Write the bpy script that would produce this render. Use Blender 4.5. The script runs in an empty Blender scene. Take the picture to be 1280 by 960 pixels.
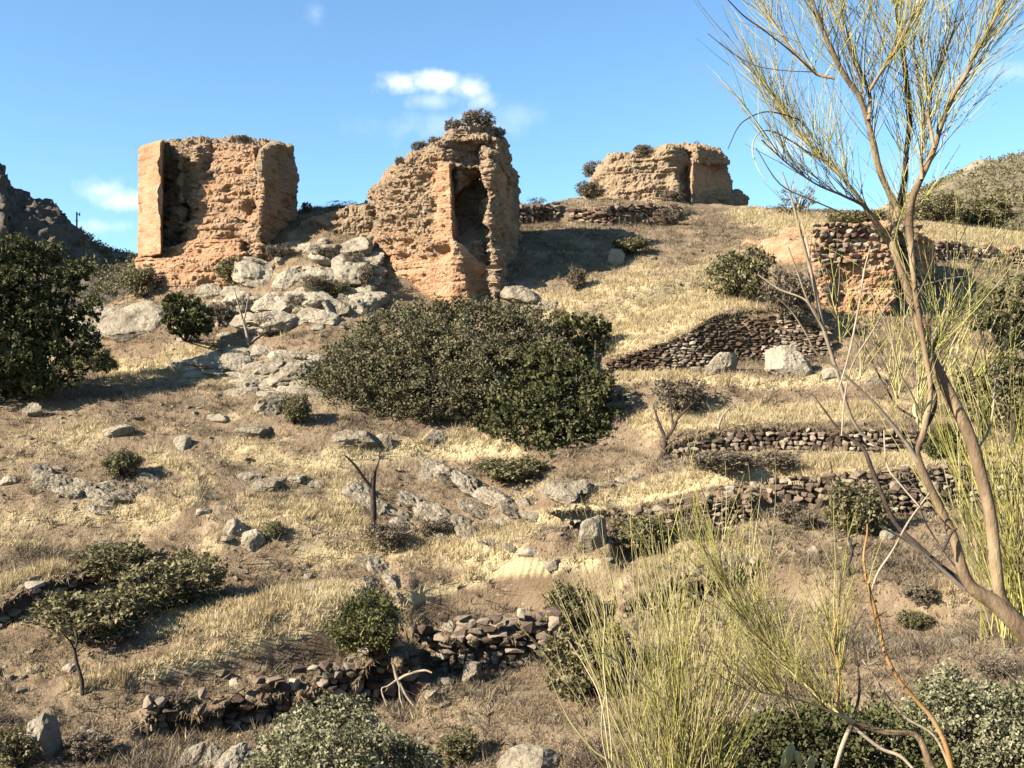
import bpy, bmesh, math, random
import numpy as np
from mathutils import Vector, Matrix, noise as mnoise

# ------------------------------------------------------------------ camera, light, exposure
SC = bpy.context.scene
COL = SC.collection
F = 1300.0                      # focal length in photograph pixels (1280 wide)
cam = bpy.data.cameras.new("camera"); cam_o = bpy.data.objects.new("camera", cam); COL.objects.link(cam_o)
cam.sensor_width = 36.0; cam.lens = 36.0 * F / 1280.0
cam.clip_start = 0.1; cam.clip_end = 20000
cam_o.location = (0, 0, 0); cam_o.rotation_euler = (math.pi / 2, 0, 0)
SC.camera = cam_o

SUN_EL, SUN_AZ = math.radians(30), math.radians(25)      # elevation; degrees behind the picture's left
to_sun = Vector((-math.cos(SUN_AZ) * math.cos(SUN_EL), -math.sin(SUN_AZ) * math.cos(SUN_EL), math.sin(SUN_EL)))
sun = bpy.data.lights.new("sun", 'SUN'); sun.energy = 5.0; sun.angle = math.radians(0.5); sun.color = (1.0, 0.92, 0.79)
sun_o = bpy.data.objects.new("sun", sun); COL.objects.link(sun_o)
sun_o.rotation_euler = to_sun.to_track_quat('Z', 'Y').to_euler()
sun_o.location = (-60, -30, 60)

world = bpy.data.worlds.new("World"); SC.world = world; world.use_nodes = True
wn, wl = world.node_tree.nodes, world.node_tree.links
wn.clear()
w_out = wn.new('ShaderNodeOutputWorld'); w_bg = wn.new('ShaderNodeBackground')
sky = wn.new('ShaderNodeTexSky'); sky.sky_type = 'NISHITA'; sky.sun_disc = False
sky.sun_elevation = SUN_EL
sky.sun_rotation = math.atan2(to_sun.x, to_sun.y) % (2 * math.pi)
sky.air_density = 1.0; sky.dust_density = 0.6; sky.ozone_density = 1.5; sky.altitude = 700
w_bg.inputs['Strength'].default_value = 0.057

def wnode(t, **k):
    n = wn.new(t)
    for a, v in k.items(): setattr(n, a, v)
    return n
def wmath(op, a, b=None, c=None):
    n = wnode('ShaderNodeMath', operation=op)
    for i, v in enumerate((a, b, c)):
        if v is None: continue
        if isinstance(v, (int, float)): n.inputs[i].default_value = v
        else: wl.new(v, n.inputs[i])
    return n.outputs[0]
tc = wnode('ShaderNodeTexCoord')
sep = wnode('ShaderNodeSeparateXYZ'); wl.new(tc.outputs['Generated'], sep.inputs[0])
X, Y_, Z_ = sep.outputs
ysafe = wmath('MAXIMUM', Y_, 0.05)
U = wmath('DIVIDE', X, ysafe); V = wmath('DIVIDE', Z_, ysafe)      # direction on the sky (azimuth, elevation tangents)
cmb = wnode('ShaderNodeCombineXYZ'); wl.new(U, cmb.inputs[0]); wl.new(V, cmb.inputs[1])
nz = wnode('ShaderNodeTexNoise'); nz.inputs['Scale'].default_value = 38; nz.inputs['Detail'].default_value = 6; nz.inputs['Roughness'].default_value = 0.55
wl.new(cmb.outputs[0], nz.inputs['Vector'])
def cloud(cx, cy, rx, ry, amount):
    u0, v0 = (cx - 640) / F, (480 - cy) / F
    du = wmath('DIVIDE', wmath('SUBTRACT', U, u0), rx / F); dv = wmath('DIVIDE', wmath('SUBTRACT', V, v0), ry / F)
    d = wmath('SQRT', wmath('ADD', wmath('MULTIPLY', du, du), wmath('MULTIPLY', dv, dv)))
    m = wmath('SUBTRACT', 1.0, d)
    m = wmath('ADD', m, wmath('MULTIPLY', wmath('SUBTRACT', nz.outputs[0], 0.5), 1.7))
    n = wnode('ShaderNodeMapRange'); n.interpolation_type = 'SMOOTHSTEP'
    wl.new(m, n.inputs[0]); n.inputs[1].default_value = 0.0; n.inputs[2].default_value = 1.15; n.inputs[4].default_value = amount
    front = wmath('GREATER_THAN', Y_, 0.1)
    return wmath('MULTIPLY', n.outputs[0], front)
cl = None
for c in ((497, 105, 34, 19, .85), (545, 103, 44, 19, .9), (585, 110, 36, 20, .7), (606, 126, 26, 18, .4), (540, 126, 50, 16, .3), (640, 145, 60, 24, .15),
          (560, 158, 130, 26, .20), (125, 238, 40, 20, .45), (158, 250, 46, 18, .6), (130, 284, 60, 12, .35),
          (985, 180, 60, 22, .3), (1262, 90, 60, 18, .18), (395, 18, 20, 20, .15)):
    o = cloud(*c)
    cl = o if cl is None else wmath('MAXIMUM', cl, o)
mixc = wnode('ShaderNodeMix', data_type='RGBA')
tint = wnode('ShaderNodeMix', data_type='RGBA', blend_type='MULTIPLY'); tint.inputs[0].default_value = 1.0
wl.new(sky.outputs[0], tint.inputs[6]); tint.inputs[7].default_value = (0.78, 1.03, 1.14, 1)
wl.new(cl, mixc.inputs[0]); wl.new(tint.outputs[2], mixc.inputs[6]); mixc.inputs[7].default_value = (7.6, 7.6, 8.6, 1)
wl.new(mixc.outputs[2], w_bg.inputs['Color']); wl.new(w_bg.outputs[0], w_out.inputs['Surface'])

SC.view_settings.view_transform = 'Standard'; SC.view_settings.look = 'None'
SC.view_settings.exposure = 1.95; SC.view_settings.gamma = 1.0; SC.view_settings.use_curve_mapping = False
SC.render.engine = 'CYCLES'
SC.cycles.max_bounces = 5; SC.cycles.diffuse_bounces = 1; SC.cycles.transparent_max_bounces = 4

# ------------------------------------------------------------------ numeric helpers
RS = np.random.RandomState(11)
random.seed(11)
PERM = RS.permutation(256); PERM = np.concatenate([PERM, PERM, PERM])
GR = RS.normal(size=(256, 3)); GR /= np.linalg.norm(GR, axis=1)[:, None]
def pnoise(p):
    p = np.asarray(p, float); i = np.floor(p).astype(int); f = p - i; i &= 255
    u = f * f * f * (f * (f * 6 - 15) + 10)
    r = 0
    for dx in (0, 1):
        wx = u[:, 0] if dx else 1 - u[:, 0]
        for dy in (0, 1):
            wy = u[:, 1] if dy else 1 - u[:, 1]
            for dz in (0, 1):
                wz = u[:, 2] if dz else 1 - u[:, 2]
                h = PERM[PERM[PERM[(i[:, 0] + dx) & 255] + ((i[:, 1] + dy) & 255)] + ((i[:, 2] + dz) & 255)]
                g = GR[h]
                r = r + wx * wy * wz * (g[:, 0] * (f[:, 0] - dx) + g[:, 1] * (f[:, 1] - dy) + g[:, 2] * (f[:, 2] - dz))
    return r * 1.5
def fbm(p, octv=4, gain=0.5, ridged=False):
    p = np.asarray(p, float); a, s, t = 1.0, 0, 0
    for k in range(octv):
        n = pnoise(p * (2.03 ** k) + 17.3 * k)
        if ridged: n = 1 - 2 * np.abs(n)
        s = s + a * n; t += a; a *= gain
    return s / t
def W(px, py, Y): return Vector(((px - 640) / F * Y, Y, (480 - py) / F * Y))
def smooth(t): t = np.clip(t, 0, 1); return t * t * (3 - 2 * t)

# ------------------------------------------------------------------ object helpers
def tag(o, label=None, cat=None, group=None, kind=None):
    if label: o['label'] = label
    if cat: o['category'] = cat
    if group: o['group'] = group
    if kind: o['kind'] = kind
    return o
def empty(name, loc, label, cat, group=None, rz=0):
    o = bpy.data.objects.new(name, None); o.empty_display_size = 0.2; COL.objects.link(o)
    o.location = loc; o.rotation_euler = (0, 0, rz)
    return tag(o, label, cat, group)
def np_mesh(name, v, f, m=None, smoothed=True, attrs=None):
    """v Nx3, f MxK faces"""
    v = np.ascontiguousarray(v, np.float32); f = np.ascontiguousarray(f, np.int32); k = f.shape[1]
    me = bpy.data.meshes.new(name)
    me.vertices.add(len(v)); me.vertices.foreach_set('co', v.ravel())
    me.loops.add(f.size); me.loops.foreach_set('vertex_index', f.ravel())
    me.polygons.add(len(f)); me.polygons.foreach_set('loop_start', np.arange(0, f.size, k, dtype=np.int32))
    me.polygons.foreach_set('use_smooth', np.full(len(f), smoothed))
    me.update(calc_edges=True)
    for an, av in (attrs or {}).items():
        at = me.attributes.new(an, 'FLOAT', 'POINT'); at.data.foreach_set('value', np.ascontiguousarray(av, np.float32))
    if m: me.materials.append(m)
    return me
def link(name, me, parent=None, loc=None):
    o = bpy.data.objects.new(name, me); COL.objects.link(o)
    if parent: o.parent = parent
    if loc is not None: o.location = loc
    return o

# ------------------------------------------------------------------ materials
def mat(name, cols, scale=1.0, bump=0.3, bscale=12.0, rough=0.9, rand=0.0, detail=6.0, coord='pos', island=0.0,
        attr=None, attr_col=None, speck=None, zstretch=1.0, spec=0.15, obj_rand=0.0, bdist=0.05, trans=0.0, k=.82):
    k *= .625
    cols = [tuple(x * k for x in c) for c in cols]
    if attr_col: attr_col = tuple(x * k for x in attr_col)
    if speck: speck = (speck[0], speck[1], tuple(x * k for x in speck[2]))
    m = bpy.data.materials.new(name); m.use_nodes = True
    n, l = m.node_tree.nodes, m.node_tree.links
    n.clear(); out = n.new('ShaderNodeOutputMaterial'); b = n.new('ShaderNodeBsdfPrincipled')
    b.inputs['Roughness'].default_value = rough; b.inputs['Specular IOR Level'].default_value = spec
    l.new(b.outputs[0], out.inputs[0])
    if coord == 'pos':
        g = n.new('ShaderNodeNewGeometry'); src = g.outputs['Position']
    else:
        g = n.new('ShaderNodeTexCoord'); src = g.outputs['Object']
    mp = n.new('ShaderNodeMapping'); mp.inputs['Scale'].default_value = (1, 1, zstretch); l.new(src, mp.inputs[0]); src = mp.outputs[0]
    t = n.new('ShaderNodeTexNoise'); t.inputs['Scale'].default_value = scale; t.inputs['Detail'].default_value = detail
    t.inputs['Roughness'].default_value = 0.6; l.new(src, t.inputs['Vector'])
    fac = t.outputs[0]
    def mth(op, a, bb):
        q = n.new('ShaderNodeMath'); q.operation = op
        for i, v in enumerate((a, bb)):
            if isinstance(v, (int, float)): q.inputs[i].default_value = v
            else: l.new(v, q.inputs[i])
        return q.outputs[0]
    if island:
        gi = n.new('ShaderNodeNewGeometry')
        fac = mth('ADD', fac, mth('MULTIPLY', mth('SUBTRACT', gi.outputs['Random Per Island'], 0.5), island))
    if obj_rand:
        oi = n.new('ShaderNodeObjectInfo')
        fac = mth('ADD', fac, mth('MULTIPLY', mth('SUBTRACT', oi.outputs['Random'], 0.5), obj_rand))
    r = n.new('ShaderNodeValToRGB'); l.new(fac, r.inputs[0])
    e = r.color_ramp.elements
    ps = np.linspace(0.3, 0.7, len(cols))
    e[0].position = ps[0]; e[0].color = (*cols[0], 1); e[1].position = ps[-1]; e[1].color = (*cols[-1], 1)
    for p_, c_ in zip(ps[1:-1], cols[1:-1]): q = e.new(p_); q.color = (*c_, 1)
    colr = r.outputs[0]
    if attr:
        an = n.new('ShaderNodeAttribute'); an.attribute_name = attr
        t2 = n.new('ShaderNodeTexNoise'); t2.inputs['Scale'].default_value = 2.2; t2.inputs['Detail'].default_value = 8; t2.inputs['Roughness'].default_value = 0.7
        l.new(src, t2.inputs['Vector'])
        a2 = mth('ADD', an.outputs['Fac'] if attr == 'dry' else mth('MULTIPLY', an.outputs['Fac'], 1.3), mth('MULTIPLY', mth('SUBTRACT', t2.outputs[0], 0.5), .95))
        mr = n.new('ShaderNodeMapRange'); l.new(a2, mr.inputs[0]); mr.inputs[1].default_value = 0.3; mr.inputs[2].default_value = 1.05
        mx = n.new('ShaderNodeMix'); mx.data_type = 'RGBA'; l.new(mr.outputs[0], mx.inputs[0]); l.new(colr, mx.inputs[6]); mx.inputs[7].default_value = (*attr_col, 1)
        colr = mx.outputs[2]
    if speck:
        sc_, th, scol = speck
        vo = n.new('ShaderNodeTexNoise'); vo.inputs['Scale'].default_value = sc_; vo.inputs['Detail'].default_value = 3; l.new(src, vo.inputs['Vector'])
        mr = n.new('ShaderNodeMapRange'); l.new(vo.outputs[0], mr.inputs[0]); mr.inputs[1].default_value = th; mr.inputs[2].default_value = th + 0.05
        mx = n.new('ShaderNodeMix'); mx.data_type = 'RGBA'; l.new(mr.outputs[0], mx.inputs[0]); l.new(colr, mx.inputs[6]); mx.inputs[7].default_value = (*scol, 1)
        colr = mx.outputs[2]
    l.new(colr, b.inputs['Base Color'])
    if bump:
        t3 = n.new('ShaderNodeTexNoise'); t3.inputs['Scale'].default_value = bscale; t3.inputs['Detail'].default_value = 8; t3.inputs['Roughness'].default_value = 0.65
        l.new(src, t3.inputs['Vector'])
        bp = n.new('ShaderNodeBump'); bp.inputs['Strength'].default_value = bump; bp.inputs['Distance'].default_value = bdist
        l.new(t3.outputs[0], bp.inputs['Height']); l.new(bp.outputs[0], b.inputs['Normal'])
    if trans:
        tr = n.new('ShaderNodeBsdfTranslucent'); l.new(colr, tr.inputs[0]); ms = n.new('ShaderNodeMixShader'); ms.inputs[0].default_value = trans
        l.new(b.outputs[0], ms.inputs[1]); l.new(tr.outputs[0], ms.inputs[2]); l.new(ms.outputs[0], out.inputs[0])
    return m

M_ground = mat('ground_earth', [(.195, .13, .076), (.30, .21, .128), (.40, .295, .185)], scale=0.55, bump=.9, bscale=9, bdist=.12,
               attr='dry', attr_col=(.74, .575, .32), speck=(7.0, .66, (.42, .36, .28)))
M_grass_gold = mat('grass_gold', k=.95, cols=[(.38, .275, .14), (.60, .465, .25), (.76, .62, .37)], scale=.6, bump=0, island=.5, trans=.25)
M_grass_brown = mat('grass_brown', k=.9, cols=[(.17, .125, .075), (.27, .20, .12), (.38, .30, .18)], scale=.7, bump=0, island=.5, trans=.15)
M_earthwall = mat('rammed_earth', k=1.0, cols=[(.50, .255, .135), (.63, .36, .20), (.70, .45, .28)], scale=.9, bump=1, bscale=8, bdist=.22, zstretch=2.2,
                  attr='weather', attr_col=(.44, .31, .195), speck=(9, .68, (.5, .42, .31)))
M_limestone = mat('limestone', [(.24, .19, .135), (.42, .345, .24), (.56, .47, .345)], scale=2.3, bump=1.0, bscale=7, bdist=.2, obj_rand=.12, speck=(5, .64, (.22, .18, .14)))
M_pale_rock = mat('pale_rock', [(.30, .24, .17), (.46, .385, .275), (.56, .475, .35)], scale=1.3, bump=1, bscale=6, bdist=.15, obj_rand=.1)
M_wallstone = mat('wall_stone', [(.12, .08, .055), (.22, .155, .11), (.34, .26, .19)], scale=1.2, bump=.7, bscale=14, obj_rand=.7)
M_redstone = mat('red_stone', [(.14, .08, .06), (.27, .165, .115), (.40, .29, .20)], scale=1.2, bump=.7, bscale=14, obj_rand=.6)
M_palestone = mat('pale_wall_stone', [(.22, .165, .11), (.36, .28, .19), (.48, .40, .29)], scale=1.2, bump=.7, bscale=12, obj_rand=.6)
M_hill2 = mat('hill_pale_rock', [(.14, .12, .07), (.26, .21, .13), (.38, .31, .20)], scale=.6, bump=1, bscale=1.6, bdist=.5, attr='rock', attr_col=(.44, .37, .26))
M_hill = mat('hill_scrubland', [(.09, .075, .045), (.18, .14, .09), (.27, .21, .14)], scale=.6, bump=1, bscale=1.6, bdist=.5, attr='rock', attr_col=(.17, .13, .10))
M_holm = mat('holm_oak_leaf', k=1.4, cols=[(.034, .036, .014), (.068, .068, .027), (.12, .112, .048)], scale=.6, bump=0, island=.28, rough=.8, spec=.06, trans=.12)
M_bush = mat('grey_green_leaf', k=1.4, cols=[(.066, .058, .030), (.110, .097, .052), (.160, .142, .080)], scale=.5, bump=0, spec=.05, island=.25, rough=.8, trans=.12)
M_scrub = mat('scrub_leaf', k=1.3, cols=[(.078, .068, .030), (.145, .125, .060), (.215, .185, .095)], scale=1.0, bump=0, island=.5, rough=.85, trans=.15)
M_green = mat('green_scrub_leaf', k=1.1, cols=[(.05, .055, .018), (.10, .10, .035), (.17, .16, .06)], scale=1.0, bump=0, island=.5, rough=.85, trans=.15)
M_dry = mat('dry_scrub_leaf', k=.95, cols=[(.12, .09, .06), (.20, .155, .105), (.29, .235, .16)], scale=1.0, bump=0, island=.5, rough=.9, trans=.15)
M_silver = mat('silver_leaf', k=.80, cols=[(.16, .155, .075), (.31, .295, .165), (.50, .465, .29)], scale=1.5, bump=0, island=.4, rough=.9, spec=.04, trans=.2)
M_broom = mat('broom_green', k=1.0, cols=[(.12, .115, .025), (.27, .25, .052), (.46, .41, .11)], scale=3, bump=0, island=.6, rough=.55, spec=.3)
M_broom_dry = mat('broom_straw', k=1.0, cols=[(.24, .19, .08), (.40, .33, .15), (.52, .43, .22)], scale=3, bump=0, island=.5, rough=.6, spec=.3)
M_bark = mat('broom_bark', [(.12, .08, .05), (.30, .205, .12), (.50, .37, .21)], scale=11, bump=1, bscale=70, bdist=.008, zstretch=.35)
M_bark_orange = mat('orange_bark', [(.36, .17, .05), (.50, .27, .10), (.56, .36, .17)], scale=9, bump=.5, bscale=60, bdist=.004)
M_deadwood = mat('bleached_wood', [(.27, .20, .13), (.42, .33, .23), (.55, .46, .33)], scale=10, bump=.4, bscale=40, bdist=.004)
M_darkbark = mat('dark_bark', k=1.0, cols=[(.035, .025, .02), (.07, .05, .038), (.11, .08, .06)], scale=8, bump=.6, bscale=30, bdist=.02)
M_metal = mat('grey_metal', [(.12, .13, .14), (.16, .17, .18)], scale=3, bump=0, rough=.5)
M_cactus = mat('cactus_pad', [(.30, .34, .12), (.46, .46, .20), (.58, .56, .30)], scale=5, bump=.2, bscale=20, rough=.5)

# ------------------------------------------------------------------ terrain: profile of the hillside, column by column
# each column: picture x -> list of (picture y, distance in metres) from the ravine up to the crest
COLS = {
    -300: [(965, 21), (780, 27), (600, 36), (500, 44), (470, 52), (440, 62)],
    0:   [(960, 22), (860, 25.5), (780, 28.5), (700, 32), (600, 37), (515, 41.5), (492, 44), (474, 50), (440, 53), (420, 56)],
    120: [(960, 22), (860, 25.5), (780, 28.5), (700, 32.5), (600, 37.5), (512, 42), (490, 44.5), (470, 50), (430, 52), (378, 56)],
    240: [(960, 22), (860, 26), (780, 29), (700, 33), (600, 37.5), (512, 42), (488, 44.5), (466, 48.5), (420, 51.5), (372, 55), (330, 58), (300, 62)],
    400: [(960, 22), (860, 26), (780, 29.5), (700, 33.5), (600, 38), (520, 42), (440, 46.5), (400, 49.5), (350, 52.5), (300, 56), (268, 60), (257, 65)],
    560: [(960, 22), (860, 26), (780, 30), (700, 34), (600, 38.5), (520, 43), (430, 49), (400, 52), (340, 56), (290, 62), (255, 68)],
    720: [(960, 21.5), (860, 25.5), (800, 28), (700, 32), (600, 37.5), (520, 42), (460, 46), (400, 50.5), (350, 55), (300, 62), (262, 70), (247, 80)],
    900: [(960, 20), (860, 23.5), (800, 25.5), (700, 29.5), (620, 33.5), (560, 37), (500, 40.5), (460, 43), (400, 48), (350, 54), (300, 62), (266, 74), (253, 84)],
    1100: [(960, 18), (860, 21.5), (800, 24), (700, 28), (620, 32), (560, 36), (500, 40), (450, 43), (400, 47), (345, 53), (310, 58), (280, 67), (263, 76)],
    1280: [(960, 16), (860, 19.5), (800, 22), (700, 26.5), (620, 31), (560, 35), (500, 39), (440, 44), (380, 50), (330, 57), (300, 66), (288, 76)],
    1600: [(965, 15), (800, 21), (620, 30), (500, 38), (380, 50), (310, 66)],
}
YF = np.linspace(-60, 200, 2601)
def col_profile(lst):
    ys = [-60, -10, 0, 3, 5, 7, 9, 12, 15]; zs = [7.0, 0.8, -1.6, -1.95, -2.25, -3.0, -4.2, -6.3, -7.4]
    ys = ys[:-1] + [15] if lst[0][1] > 15.5 else ys[:-1]
    zs = zs[:len(ys)]
    if len(ys) == 9: zs[-1] = min(-7.4, -(lst[0][0] - 480) / F * lst[0][1] - .1)
    for py, Y in lst: ys.append(Y); zs.append((480 - py) / F * Y)
    yc, zc = ys[-1], zs[-1]
    ys += [yc + 5, yc + 18, yc + 60, 200]; zs += [zc - .4, zc - 5, zc - 16, -12]
    z = np.interp(YF, ys, zs)
    k = np.exp(-0.5 * (np.arange(-25, 26) / 8.0) ** 2); k /= k.sum()
    return np.convolve(np.pad(z, 25, mode='edge'), k, mode='valid')
CK = sorted(COLS); CA = np.array([(c - 640) / F for c in CK]); CPF = np.array([col_profile(COLS[c]) for c in CK])
def base_z(a, Y):
    """a, Y arrays -> smooth terrain height"""
    a = np.clip(np.asarray(a, float), CA[0], CA[-1] - 1e-6); Y = np.clip(np.asarray(Y, float), -60, 199.9)
    j = np.clip(np.searchsorted(CA, a, side='right') - 1, 0, len(CA) - 2)
    # catmull style: linear blended with cosine for soft joins
    t = (a - CA[j]) / (CA[j + 1] - CA[j]); t = .5 * t + .5 * smooth(t)
    yi = (Y + 60) / 0.1; i = yi.astype(int); fy = yi - i
    def g(jj): return CPF[jj, i] * (1 - fy) + CPF[jj, np.minimum(i + 1, 2600)] * fy
    return g(j) * (1 - t) + g(j + 1) * t
def base_hit(px, py, y0=14, y1=100):
    Ys = np.linspace(y0, y1, 1800); pyv = 480 - F * base_z(np.full(1800, (px - 640) / F), Ys) / Ys
    k = np.argmax(pyv <= py); return Ys[k] if pyv[k] <= py else Ys[np.argmin(pyv)]

# terrace and retaining walls: (points (x, y_top, y_bottom) in the picture, reach in front, reach behind)
WALLS = {
 'curved': ([(762, 456, 459), (790, 442, 459), (830, 430, 460), (860, 415, 461), (890, 400, 461), (925, 394, 461), (965, 395, 461), (1000, 402, 458), (1035, 415, 452)], 2.0, 3.0),
 'upper':  ([(828, 574, 582), (850, 562, 577), (900, 548, 570), (960, 541, 568), (1020, 541, 568), (1090, 543, 570), (1150, 546, 572)], 1.6, 3.5),
 'middle': ([(962, 602, 630), (1000, 598, 634), (1040, 597, 640), (1090, 592, 655), (1140, 588, 652), (1200, 586, 635), (1290, 585, 632)], 2.0, 3.0),
 'left_mid': ([(688, 664, 684), (715, 650, 684), (765, 642, 678), (820, 634, 668), (870, 620, 660), (910, 612, 655), (942, 612, 650)], 1.5, 3.0),
 'low':    ([(780, 745, 762), (830, 725, 762), (880, 714, 745), (945, 703, 718)], 1.5, 2.0),
 'bottom': ([(186, 880, 910), (230, 868, 908), (300, 856, 904), (350, 844, 896), (420, 832, 888), (480, 808, 884), (512, 800, 880)], 1.5, 3.0),
 'broken': ([(516, 780, 815), (560, 772, 838), (600, 776, 832), (640, 772, 826), (690, 762, 812)], 1.2, 3.0),
 'left_low': ([(-40, 765, 785), (0, 755, 780), (40, 738, 762), (80, 724, 748), (118, 716, 735)], 1.2, 3.0),
 'far_red': ([(712, 262, 272), (740, 262, 283), (800, 256, 284), (850, 262, 280)], 3.0, 5.0),
 'far_left': ([(640, 258, 280), (665, 256, 280), (696, 258, 274)], 3.0, 4.0),
 'right_high': ([(1148, 306, 330), (1200, 305, 330), (1250, 312, 334), (1300, 315, 338)], 2.0, 5.0),
 'tower_step': ([(170, 334, 345), (260, 330, 350), (330, 300, 312), (400, 285, 292)], 1.0, 2.0),
}
BANKS = {   # earth banks without stones, gentler risers
 'bank_round': ([(470, 762, 782), (520, 742, 782), (580, 724, 776), (640, 704, 765), (700, 698, 768), (760, 706, 760)], 1.5, 2.5),
 'bank_gold': ([(85, 872, 880), (150, 858, 878), (240, 832, 868), (330, 806, 850), (410, 784, 838), (450, 776, 820)], 1.6, 3.0),
 'bank_mid': ([(190, 694, 706), (260, 690, 722), (350, 688, 724), (440, 690, 714), (480, 694, 706)], 1.8, 2.5),
 'bank_strip': ([(620, 672, 680), (700, 652, 672), (800, 628, 650), (900, 610, 632), (960, 602, 616)], 1.0, 2.5),
 'bank_left': ([(-40, 640, 652), (60, 636, 660), (160, 640, 656), (240, 655, 668)], 1.8, 3.0),
 'bank_high': ([(700, 405, 412), (800, 372, 388), (900, 340, 352), (950, 330, 338)], 1.5, 3.0),
 'bank_up': ([(880, 492, 500), (960, 484, 502), (1060, 482, 500), (1140, 486, 498)], 1.2, 2.5),
 'bank_low_right': ([(960, 730, 740), (1060, 740, 762), (1160, 742, 765), (1280, 730, 750)], 1.5, 3.0),
 'bank_centre': ([(360, 575, 582), (440, 568, 584), (560, 562, 580), (660, 566, 578)], 1.0, 2.5),
}
def wall_geom(pts):
    px = np.array([p[0] for p in pts], float); tp = np.array([p[1] for p in pts], float); bt = np.array([p[2] for p in pts], float)
    xs = np.arange(px[0], px[-1] + .1, 3.0)
    t = np.interp(xs, px, tp); b = np.interp(xs, px, bt)
    k = np.ones(9) / 9
    t = np.convolve(np.pad(t, 4, mode='edge'), k, 'valid'); b = np.convolve(np.pad(b, 4, mode='edge'), k, 'valid')
    Yw = np.array([base_hit(x, (u + v) / 2) for x, u, v in zip(xs, t, b)])
    Yw = np.convolve(np.pad(Yw, 6, mode='edge'), np.ones(13) / 13, 'valid')
    return xs, t, b, Yw
WG = {k: wall_geom(v[0]) for k, v in list(WALLS.items()) + list(BANKS.items())}

# terrain grid
a_d = np.linspace(-0.55, 0.55, 610)
a_s = np.array([.554, .56, .567, .575, .584, .594, .605, .617, .63, .645, .66, .68, .70, .74, .85, 1.0, 1.3, 1.8, 2.6, 4, 6])
AG = np.concatenate([-a_s[::-1], a_d, a_s])
YG = np.concatenate([np.arange(-60, 8, 2.0), np.arange(8, 17, .25), np.arange(17, 62, .085), np.arange(62, 92, .22), np.arange(92, 130, 2.0), 130 * 1.25 ** np.arange(0, 18)])
AA, YY = np.meshgrid(AG, YG, indexing='ij')
XX = AA * np.maximum(YY, 6)
ZZ = base_z(XX.ravel() / np.maximum(YY.ravel(), 6), YY.ravel()).reshape(AA.shape)
for kname, (pts, Lf, Lb) in list(WALLS.items()) + list(BANKS.items()):
    xs, t, b, Yw = WG[kname]
    ca = (xs - 640) / F
    for ia in np.where((AG > ca[0] - .02) & (AG < ca[-1] + .02))[0]:
        a = AG[ia]
        yw = np.interp(a, ca, Yw); h = (np.interp(a, ca, b) - np.interp(a, ca, t)) * yw / F
        zmid = (480 - (np.interp(a, ca, b) + np.interp(a, ca, t)) / 2) / F * yw
        edge = smooth((a - ca[0] + .02) / .02) * smooth((ca[-1] + .02 - a) / .02)
        s = YG - yw; soft = 1.0 if kname in WALLS else (1 - np.exp(-np.abs(s) / .45))
        ZZ[ia] += soft * edge * h / 2 * (1.0 if kname in WALLS else 2.3) * np.where(s >= 0, np.exp(-s / Lb), -np.exp(s / Lf))
# relief noise
P = np.stack([XX.ravel(), YY.ravel(), np.zeros(XX.size)], 1)
amp = smooth((YY.ravel() - 8) / 10)
rel = 0.28 * fbm(P * .22, 3) + 0.17 * fbm(P * .8 + 5, 3) + 0.07 * fbm(P * 3.1 + 9, 3)
ter = np.mod(YY.ravel() * .0 + ZZ.ravel() / .9 + 1.2 * fbm(P * .12 + 3, 2), 1.0)          # faint old terracing / cattle tracks
rel += 0.06 * np.sin(ter * 2 * np.pi)
ZZ = ZZ + (rel * amp).reshape(ZZ.shape)

def Hs(a, Y):
    """height of the built terrain, bilinear"""
    a = np.atleast_1d(np.asarray(a, float)); Y = np.atleast_1d(np.asarray(Y, float))
    i = np.clip(np.searchsorted(AG, a) - 1, 0, len(AG) - 2); j = np.clip(np.searchsorted(YG, Y) - 1, 0, len(YG) - 2)
    u = (a - AG[i]) / (AG[i + 1] - AG[i]); v = (Y - YG[j]) / (YG[j + 1] - YG[j])
    return ZZ[i, j] * (1 - u) * (1 - v) + ZZ[i + 1, j] * u * (1 - v) + ZZ[i, j + 1] * (1 - u) * v + ZZ[i + 1, j + 1] * u * v
def gz(x, Y): return float(Hs(x / max(Y, 6), Y)[0])
def hit(px, py, y0=14.5, y1=98):
    Ys = np.linspace(y0, y1, 2400); a = (px - 640) / F
    pyv = 480 - F * Hs(np.full(2400, a), Ys) / Ys
    k = int(np.argmax(pyv <= py))
    if pyv[k] > py: k = int(np.argmin(pyv))
    return Ys[k]
def at(px, py, **k):
    Y = hit(px, py, **k); x = (px - 640) / F * Y
    return Vector((x, Y, gz(x, Y)))

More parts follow.
